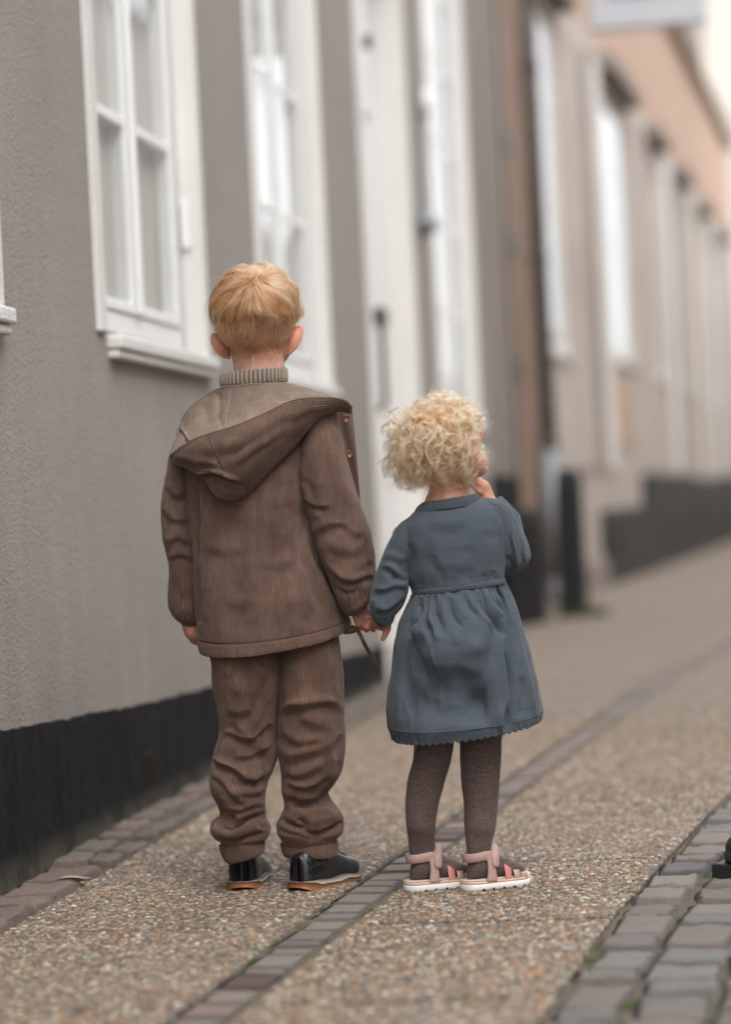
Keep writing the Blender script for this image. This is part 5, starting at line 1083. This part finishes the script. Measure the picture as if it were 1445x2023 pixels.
SD = [([(838, 1008), (820, 1030), (806, 1058), (800, 1090), (803, 1125)], 1.4, 1.6, 'c'), ([(954, 990), (982, 1002), (999, 1028), (1005, 1062), (1003, 1100)], 1.4, 1.8, 'c'), ([(806, 1070), (812, 1105), (808, 1145)], 7, 4, 'c'), ([(820, 1060), (826, 1110), (822, 1155)], 9, 2.5, 'r'),
      ([(845, 1030), (880, 1042), (930, 1035)], 12, 2.5, 'f'), ([(850, 1090), (865, 1120), (885, 1150)], 10, 2.5, 'f'), ([(985, 1040), (990, 1080), (985, 1130)], 8, 3, 'c'), ([(965, 1060), (972, 1100), (968, 1140)], 9, 2, 'r'), ([(920, 1080), (930, 1120), (925, 1150)], 10, 2, 'c'), ([(870, 1110), (900, 1125), (940, 1120)], 12, 2, 'f'),
      ([(828, 1130), (832, 1160)], 4, 1.8, 'c'), ([(850, 1138), (852, 1165)], 4, 1.6, 'c'), ([(874, 1142), (876, 1168)], 4, 1.6, 'c'), ([(900, 1140), (901, 1164)], 4, 1.6, 'c'), ([(928, 1136), (928, 1160)], 4, 1.6, 'c'), ([(955, 1132), (956, 1155)], 4, 1.6, 'c'), ([(976, 1128), (977, 1150)], 4, 1.6, 'c')]
G = strokes(G, n, SD); n = gnorm(G, C); G = wob(G, n, .0022, 16, 40); G = wob(G, n, .0005, 60, 41)
dress = gmesh('dress', G, UV, M['dress'], girl, rootG); dress['label'] = 'slate blue knitted dress with gathered skirt'
G, UV, C = loft([(839, 992, 941, 976, DG-.0, .044), (832, 996, 947, 979, DG-.002, .050), (822, 1007, 954, 988, DG-.004, .0565, 2.2, 3), (821, 1010, 955, 991, DG-.004, .057, 2.2, 4)], 360, 24)
n = gnorm(G, C); G = G+n*(.0008*np.sin(UV[..., 0]*2*np.pi/.0042)+.0003)[..., None]; gmesh('neckband', G, UV, M['dress_rib'], dress, rootG, (.04, .002))
# waistband
G, UV, C = loft([(813, 1164, 998, 1140, DG, .068, 2.2, 2), (813, 1168, 999, 1144, DG, .0705, 2.2, 2), (814, 1173, 1000, 1149, DG, .0705, 2.2, 2), (815, 1176, 999, 1152, DG, .068, 2.2, 2)], 360, 12)
gmesh('waistband', G, UV, M['dress_band'], dress, rootG)
# skirt
rs = [(815, 1172, 998, 1148, DG, .067, 2.2, 2), (810, 1184, 1003, 1158, DG, .072, 2.2, 2), (802, 1200, 1011, 1172, DG, .080, 2.2, 2), (789, 1228, 1024, 1204, DG, .090, 2.2, 3), (782, 1265, 1036, 1246, DG, .098, 2.2, 4), (777, 1318, 1052, 1303, DG, .106, 2.2, 4), (768, 1367, 1063, 1350, DG, .112, 2.2, 6), (765, 1405, 1069, 1385, DG, .116, 2.2, 10), (769, 1433, 1071, 1401, DG, .118, 2.2, 12), (776, 1452, 1072, 1410, DG, .118, 2.2, 12), (778, 1462, 1071, 1419, DG, .118, 2.2, 12)]
G, UV, C = loft(rs, 620, 330); n = gnorm(G, C); fr = np.linspace(0, 1, 330)[:, None]
ths = np.linspace(0, 2*np.pi, 620)[None]; g_ = vnoise(np.stack([np.cos(ths)*3.2+fr*.3, np.sin(ths)*3.2+0*fr, fr*1.1+0*ths], -1), 3.1, 50)
gath = np.sin(ths*31+2.2*np.sin(ths*5)+g_*2)*.0022*np.exp(-fr/.09)*(fr > .01)
broad = g_*.007*np.clip(fr*1.6, 0, 1)*np.clip((ths > math.pi*.5)*(ths < 1.5*math.pi)*-.75+1, .25, 1)
G = G+n*(gath+broad)[..., None]; n = gnorm(G, C)
SK = [([(833, 1182), (827, 1212), (815, 1242), (812, 1262)], 4, 7, 'c'), ([(842, 1182), (838, 1208), (828, 1238), (824, 1270)], 5, 5, 'r'), ([(848, 1180), (840, 1212), (849, 1240), (858, 1272)], 3.5, 7, 'c'), ([(862, 1178), (858, 1205), (868, 1228), (880, 1262)], 4, 6, 'c'), ([(856, 1185), (850, 1215), (862, 1245), (872, 1270)], 4, 4, 'r'),
      ([(891, 1178), (893, 1205), (904, 1232), (915, 1243)], 3.5, 8, 'c'), ([(880, 1180), (880, 1210), (892, 1240), (905, 1275)], 6, 4.5, 'r'), ([(905, 1176), (910, 1200), (925, 1228)], 5, 4, 'r'), ([(918, 1172), (928, 1196), (945, 1222)], 3.5, 5, 'c'), ([(940, 1168), (952, 1196), (972, 1226), (996, 1256)], 4.5, 7, 'c'), ([(955, 1164), (970, 1190), (990, 1220)], 5, 4, 'r'), ([(930, 1172), (945, 1205), (975, 1245)], 6, 4, 'r'),
      ([(985, 1156), (999, 1192), (1006, 1250), (1007, 1330), (1006, 1440)], 5, 13, 'c!'), ([(992, 1180), (996, 1260), (998, 1340), (997, 1440)], 7, 5, 'r!'), ([(966, 1160), (980, 1190), (998, 1220)], 3.5, 6, 'c'), ([(1010, 1180), (1020, 1230), (1035, 1310), (1048, 1400)], 10, 5, 'r'),
      ([(815, 1190), (803, 1250), (796, 1330), (790, 1420)], 8, 5, 'c'), ([(800, 1230), (790, 1300), (780, 1400)], 8, 5, 'r'), ([(830, 1280), (812, 1330), (806, 1400), (812, 1450)], 12, 6, 'c'), ([(820, 1330), (845, 1390), (855, 1445)], 9, 4, 'r'), ([(860, 1380), (850, 1420), (858, 1450)], 8, 4, 'c'), ([(900, 1340), (940, 1390), (950, 1440)], 14, 5, 'c'), ([(830, 1290), (890, 1272), (965, 1285)], 34, 30, 'r'), ([(800, 1400), (890, 1380), (985, 1400)], 26, 24, 'c'), ([(850, 1335), (900, 1328), (950, 1338)], 12, 4, 'f'), ([(820, 1445), (900, 1440), (970, 1442)], 12, 4, 'r'),
      ([(828, 1375), (865, 1400), (900, 1390)], 12, 2, 'c'), ([(970, 1300), (980, 1370), (975, 1440)], 12, 4, 'r'), ([(940, 1400), (948, 1445)], 8, 4, 'r'), ([(1030, 1340), (1030, 1420)], 7, 3, 'c'), ([(1055, 1330), (1062, 1415)], 5, 3, 'r')]
SK = [(p_, w_, m_*(1.45 if w_ < 8 else 1), k_) for p_, w_, m_, k_ in SK]
G = strokes(G, n, SK, True); n = gnorm(G, C); G = wob(G, n, .0006, 60, 51)
d = UV[..., 1].max()-UV[..., 1]; arc = UV[..., 0]; sc_ = np.abs(np.sin(arc*math.pi/.0135)); edge = np.clip(1-d/.011, 0, 1)
G[..., 2] += edge*(.0052*(1-sc_**.7)); G[..., 2] += edge*.0
st = np.exp(-((d-.021)/.0011)**2); band = (d < .021)
G = G+n*(st*.0011+band*.0006*np.sin(arc*2*np.pi/.0034))[..., None]
# the hem band is a ribbed part of its own
ih = int(np.argmax(d[:, 310] < .0225)); sk = gmesh('skirt', G[:ih+1], UV[:ih+1], M['dress'], dress, rootG); gmesh('hem_band', G[ih:], UV[ih:], M['dress_rib'], dress, rootG, (.02, .02))
# left sleeve and cuff
rl = [(826, 1008, 862, 1020, DG+.0, .036), (806, 1022, 846, 1048, DG+.0, .040), (789, 1034, 832, 1075, DG, .042), (773, 1060, 818, 1100, DG-.002, .043), (758, 1090, 811, 1124, DG-.004, .042), (745, 1125, 808, 1148, DG-.006, .042), (735, 1160, 807, 1166, DG-.008, .041), (730, 1188, 803, 1184, DG-.010, .038), (731, 1206, 796, 1200, DG-.012, .033), (736, 1220, 785, 1213, DG-.012, .026), (742, 1225, 781, 1217, DG-.012, .022)]
G, UV, C = loft(rl, 220, 220); n = gnorm(G, C)
G = strokes(G, n, [([(836, 1012), (814, 1044), (803, 1085)], 3, 2.5, 'c'), ([(750, 1120), (770, 1128), (795, 1150)], 6, 4, 'f'), ([(736, 1165), (760, 1170), (785, 1160), (806, 1165)], 6, 5, 'f'), ([(745, 1205), (765, 1208), (790, 1190), (803, 1175)], 5, 5, 'f'), ([(775, 1075), (790, 1100), (800, 1140)], 8, 3, 'c'), ([(740, 1180), (748, 1195), (765, 1200)], 5, 3, 'r'), ([(800, 1150), (785, 1140), (775, 1150)], 5, 4, 'c'), ([(752, 1108), (775, 1105), (798, 1118)], 8, 3, 'f')])
n = gnorm(G, C); G = wob(G, n, .0022, 22, 60); gmesh('sleeve', G, UV, M['dress'], dress, rootG, (.15, .006))
G, UV, C = loft([(738, 1212, 784, 1204, DG-.012, .024), (739, 1222, 782, 1212, DG-.012, .0235), (745, 1232, 779, 1222, DG-.012, .0215), (751, 1238, 776, 1230, DG-.011, .0195), (753, 1240, 774, 1232, DG-.011, .018)], 160, 40)
n = gnorm(G, C); gmesh('cuff', G+n*(.0006*np.sin(UV[..., 0]*2*np.pi/.004))[..., None], UV, M['dress_cuff'], dress, rootG, (.1, .006))
# right sleeve: raised upper arm folding at the elbow
ra = [(944, 1004, 962, 984, DG+.0, .030), (950, 1030, 985, 986, DG+.0, .036), (956, 1062, 1003, 996, DG+.004, .040), (966, 1092, 1017, 1016, DG+.010, .042), (976, 1116, 1031, 1044, DG+.016, .043), (984, 1130, 1041, 1064, DG+.022, .043), (994, 1137, 1047, 1084, DG+.028, .042), (1006, 1138, 1049, 1098, DG+.034, .038), (1018, 1134, 1046, 1110, DG+.038, .028), (1028, 1128, 1040, 1119, DG+.042, .014), (1033, 1124, 1036, 1121, DG+.044, .004)]
G, UV, C = loft(ra, 220, 220); n = gnorm(G, C)
G = strokes(G, n, [([(1008, 1010), (1012, 1030), (1009, 1060), (1018, 1100), (1016, 1130)], 3, 4, 'f'), ([(1012, 1008), (1013, 1022), (1026, 1040)], 3, 3.5, 'c'), ([(1033, 1056), (1034, 1085), (1034, 1110)], 2.5, 4, 'f'), ([(1003, 1100), (1012, 1118), (1002, 1134)], 4, 6, 'c'), ([(960, 994), (985, 1006), (999, 1030)], 2, 2, 'c'), ([(1018, 1050), (1026, 1085), (1022, 1120)], 6, 3, 'r')])
n = gnorm(G, C); G = wob(G, n, .0015, 25, 61); gmesh('sleeve', G, UV, M['dress'], dress, rootG)
Pf = [PT(1018, 1104, DG+.045), PT(1012, 1075, DG+.062), PT(1000, 1030, DG+.078), PT(980, 1003, DG+.085), PT(973, 994, DG+.087)]
V, F = tubepts(Pf, [.012, .027, .029, .024, .0215], 28, True); mesh('forearm_sleeve', np.array(V)-rootG, F, M['dress'], dress, True)
# tights
def leg(rows, seed):
    G, UV, C = loft(rows, 160, 200); n = gnorm(G, C); G = wob(G, n, .0012, 26, seed); return gmesh('tights', G, UV, M['tights'], girl, rootG)
l1 = leg([(816, 1330, 906, 1330, DG, .05), (819, 1400, 902, 1400, DG, .045), (822, 1455, 899, 1450, DG, .040), (816, 1500, 892, 1500, DG, .037), (806, 1545, 879, 1545, DG, .034), (801, 1590, 867, 1590, DG, .031), (803, 1630, 862, 1630, DG-.001, .028), (807, 1655, 861, 1655, DG+.004, .0215), (809, 1674, 861, 1674, DG+.009, .0185), (812, 1690, 858, 1690, DG+.010, .0165), (815, 1702, 855, 1702, DG+.010, .014)], 70)
l2 = leg([(902, 1330, 1000, 1330, DG, .05), (906, 1400, 998, 1400, DG, .046), (908, 1455, 994, 1450, DG, .041), (909, 1500, 991, 1500, DG, .038), (913, 1545, 988, 1545, DG, .036), (916, 1590, 985, 1590, DG, .033), (918, 1630, 980, 1630, DG-.008, .030), (920, 1655, 975, 1655, DG-.012, .0215), (922, 1674, 972, 1674, DG-.013, .0185), (925, 1690, 968, 1690, DG-.013, .0165), (928, 1702, 965, 1702, DG-.013, .014)], 71)
l1['label'] = 'tights over the left leg'; l2['label'] = 'tights over the right leg'
# sandals
M['pink'] = simple('dusty_pink_leather', (.40, .265, .228), .5, .35, .1, 60, bump=.0004, bs=300); M['pink_hot'] = simple('glitter_rose_strap', (.52, .20, .18), .4, .5, .3, 260); M['pink_gold'] = simple('glitter_beige_strap', (.40, .26, .20), .35, .5, .35, 300)
M['sole_white'] = simple('white_sole', (.72, .69, .64), .55, .3, .06, 60); M['insole'] = simple('cream_insole', (.60, .50, .41), .7, .2, .08, 60); M['sole_pink'] = simple('pink_midsole', (.62, .42, .35), .5, .3, .05, 60)
def sandal(px, py, dep, phi, lab, flip):
    c = PT(px, py, dep)-rootG; e = empty('sandal', (c[0], c[1], 0), -phi, girl); e['label'] = lab; L = .136; ts = np.linspace(0, 1, 40)
    w = np.interp(ts, [0, .025, .08, .2, .4, .62, .78, .9, .965, 1], [.18, .55, .82, .94, .92, 1.02, 1.08, .92, .6, .2])*.0275
    def layer(z0, z1, grow, mat, nm, toe=0):
        V = []; path = [(x*1, t) for x, t in zip(w+grow, ts)]+[(-x, t) for x, t in zip((w+grow)[::-1], ts[::-1])]; m = len(path)
        for z, g2 in ((z0, -.0015), (z0+.0015, 0), (z1-.0012, 0), (z1, -.0012)):
            for x, t in path: V.append((x*(1+g2/.027), t*L+(grow+g2)*(1 if t > .5 else -1)*(t < .02 or t > .98), z+(toe*max(0, t-.8)**2/.04)))
        F = [(r*m+i, r*m+(i+1) % m, (r+1)*m+(i+1) % m, (r+1)*m+i) for r in range(3) for i in range(m)]; h = m//2
        F += [(3*m+i, 3*m+i+1, 3*m+m-2-i, 3*m+m-1-i) for i in range(h-1)]+[(m-1-i, m-2-i, i+1, i) for i in range(h-1)]
        return mesh(nm, V, F, mat, e, True)
    so = layer(0, .0115, .0018, M['sole_white'], 'sole', .004); layer(.0117, .0165, .001, M['sole_pink'], 'midsole', .004); layer(.0166, .019, -.0012, M['insole'], 'insole', .004)
    for t in (.22, .37, .52, .67, .82): k = MB(); x_ = np.interp(t, ts, w)+.0019; k.box(x_-.001, x_+.0006, t*L-.0018, t*L+.0018, -.0, .0035); k.build('tread_notch', M['black_mesh'], so)
    # foot in tights
    ys = np.linspace(.012, L-.010, 40); hw = np.interp(ys, [.012, .017, .026, .04, .063, .09, .11, .122, L-.01], [.006, .015, .0205, .021, .020, .025, .024, .016, .004]); ht = np.interp(ys, [.012, .018, .025, .037, .05, .063, .085, .11, .122, L-.01], [.018, .032, .045, .058, .060, .048, .034, .022, .017, .006]); V = []; nn_ = 26
    for k_, y in enumerate(ys):
        for j in range(nn_):
            a = 2*math.pi*j/nn_; V.append((hw[k_]*math.cos(a), y, .0195+ht[k_]*.5+ht[k_]*.5*np.sign(math.sin(a))*abs(math.sin(a))**.85))
    F = [(k_*nn_+j, k_*nn_+(j+1) % nn_, (k_+1)*nn_+(j+1) % nn_, (k_+1)*nn_+j) for k_ in range(39) for j in range(nn_)]+[tuple(range(nn_))[::-1], tuple(39*nn_+j for j in range(nn_))]
    mesh('foot', V, F, M['tights'], e, True)
    def ribbon(P, wd, hgt, mat, nm, th=.0022):
        """strap: centre line P, half-width along direction field wd (vector or list), thickness outward"""
        P = np.array(P, float); t0 = np.linspace(0, len(P)-1, 40); P2 = np.stack([catmull(np.arange(len(P)), P[:, i], t0) for i in range(3)], 1); H_ = np.interp(t0, np.arange(len(P)), np.broadcast_to(hgt, (len(P),)))
        T = unit(np.gradient(P2, axis=0)); Wd_ = unit(np.broadcast_to(np.array(wd, float), P2.shape)); Wd_ = unit(Wd_-T*(Wd_*T).sum(1)[:, None]); N = np.cross(T, Wd_); V = []
        for o_, k2 in ((-1, 0), (-.8, th), (.8, th), (1, 0), (.9, -.001), (-.9, -.001)): V.append(P2+Wd_*(H_*o_)[:, None]+N*k2)
        V = np.stack(V, 1).reshape(-1, 3); F = [(i*6+j, i*6+(j+1) % 6, (i+1)*6+(j+1) % 6, (i+1)*6+j) for i in range(39) for j in range(6)]+[tuple(range(6))[::-1], tuple(39*6+j for j in range(6))]
        return mesh(nm, V, F, mat, e, True)
    up = (0, 0, 1)
    ribbon([(.021, .058, .060), (.0235, .041, .062), (.0215, .022, .060), (.013, .0105, .059), (0, .006, .0585), (-.013, .0105, .059), (-.0215, .022, .060), (-.0235, .041, .062), (-.021, .058, .060)], up, [.0095, .0085, .008, .0082, .0085, .0082, .008, .0085, .0095], M['pink'], 'heel_strap')
    for s_ in (1, -1): ribbon([(s_*.0225, .050, .060), (s_*.0245, .050, .047), (s_*.0262, .049, .032), (s_*.0268, .048, .016)], (0, s_*1, 0), [.011, .0088, .0088, .011], M['pink'], 'side_strap')
    ribbon([(-.021, .060, .058), (-.012, .063, .0725), (.002, .064, .0765), (.014, .062, .071), (.0238, .058, .060), (.0275, .056, .046), (.0285, .055, .041)], (0, 1, .1), [.0078, .0078, .0078, .0078, .0078, .0074, .005], M['pink'], 'ankle_strap', .003)
    for y, z, mt in ((.082, .0500, M['pink_hot']), (.099, .0405, M['pink_gold']), (.114, .033, M['pink'])):
        x = float(np.interp(y, ys, hw))+.0022; xs = float(np.interp(y/L, ts, w))-.001
        ribbon([(xs, y-.001, .014), (xs, y, .022), (x*.82, y, z-.008), (x*.4, y-.001, z), (0, y-.002, z+.002), (-x*.4, y-.001, z), (-x*.82, y, z-.008), (-xs, y, .022), (-xs, y-.001, .014)], (0, 1, -.15), .0066, mt, 'toe_strap')
    g = MB(); g.lathe([(.001, 0), (.0045, .0), (.003, .003), (.001, .0035)], n=6); g.build('bead_flower', M['pink_gold'], e, loc=(0, .092, .046))
    g = MB(); g.add(*tubepts([(0, .064, .074), (.002, .078, .055), (0, .092, .046), (0, .104, .038), (0, .116, .032)], .0035, 8)); g.build('instep_strap', M['pink_gold'], e)
    return e
sandal(801, 1748, DG+.0, R(70), 'left pink sandal, partly behind the other', 1)
sandal(914, 1750, DG-.028, R(66), 'right pink sandal with rose and beige toe straps', 1)
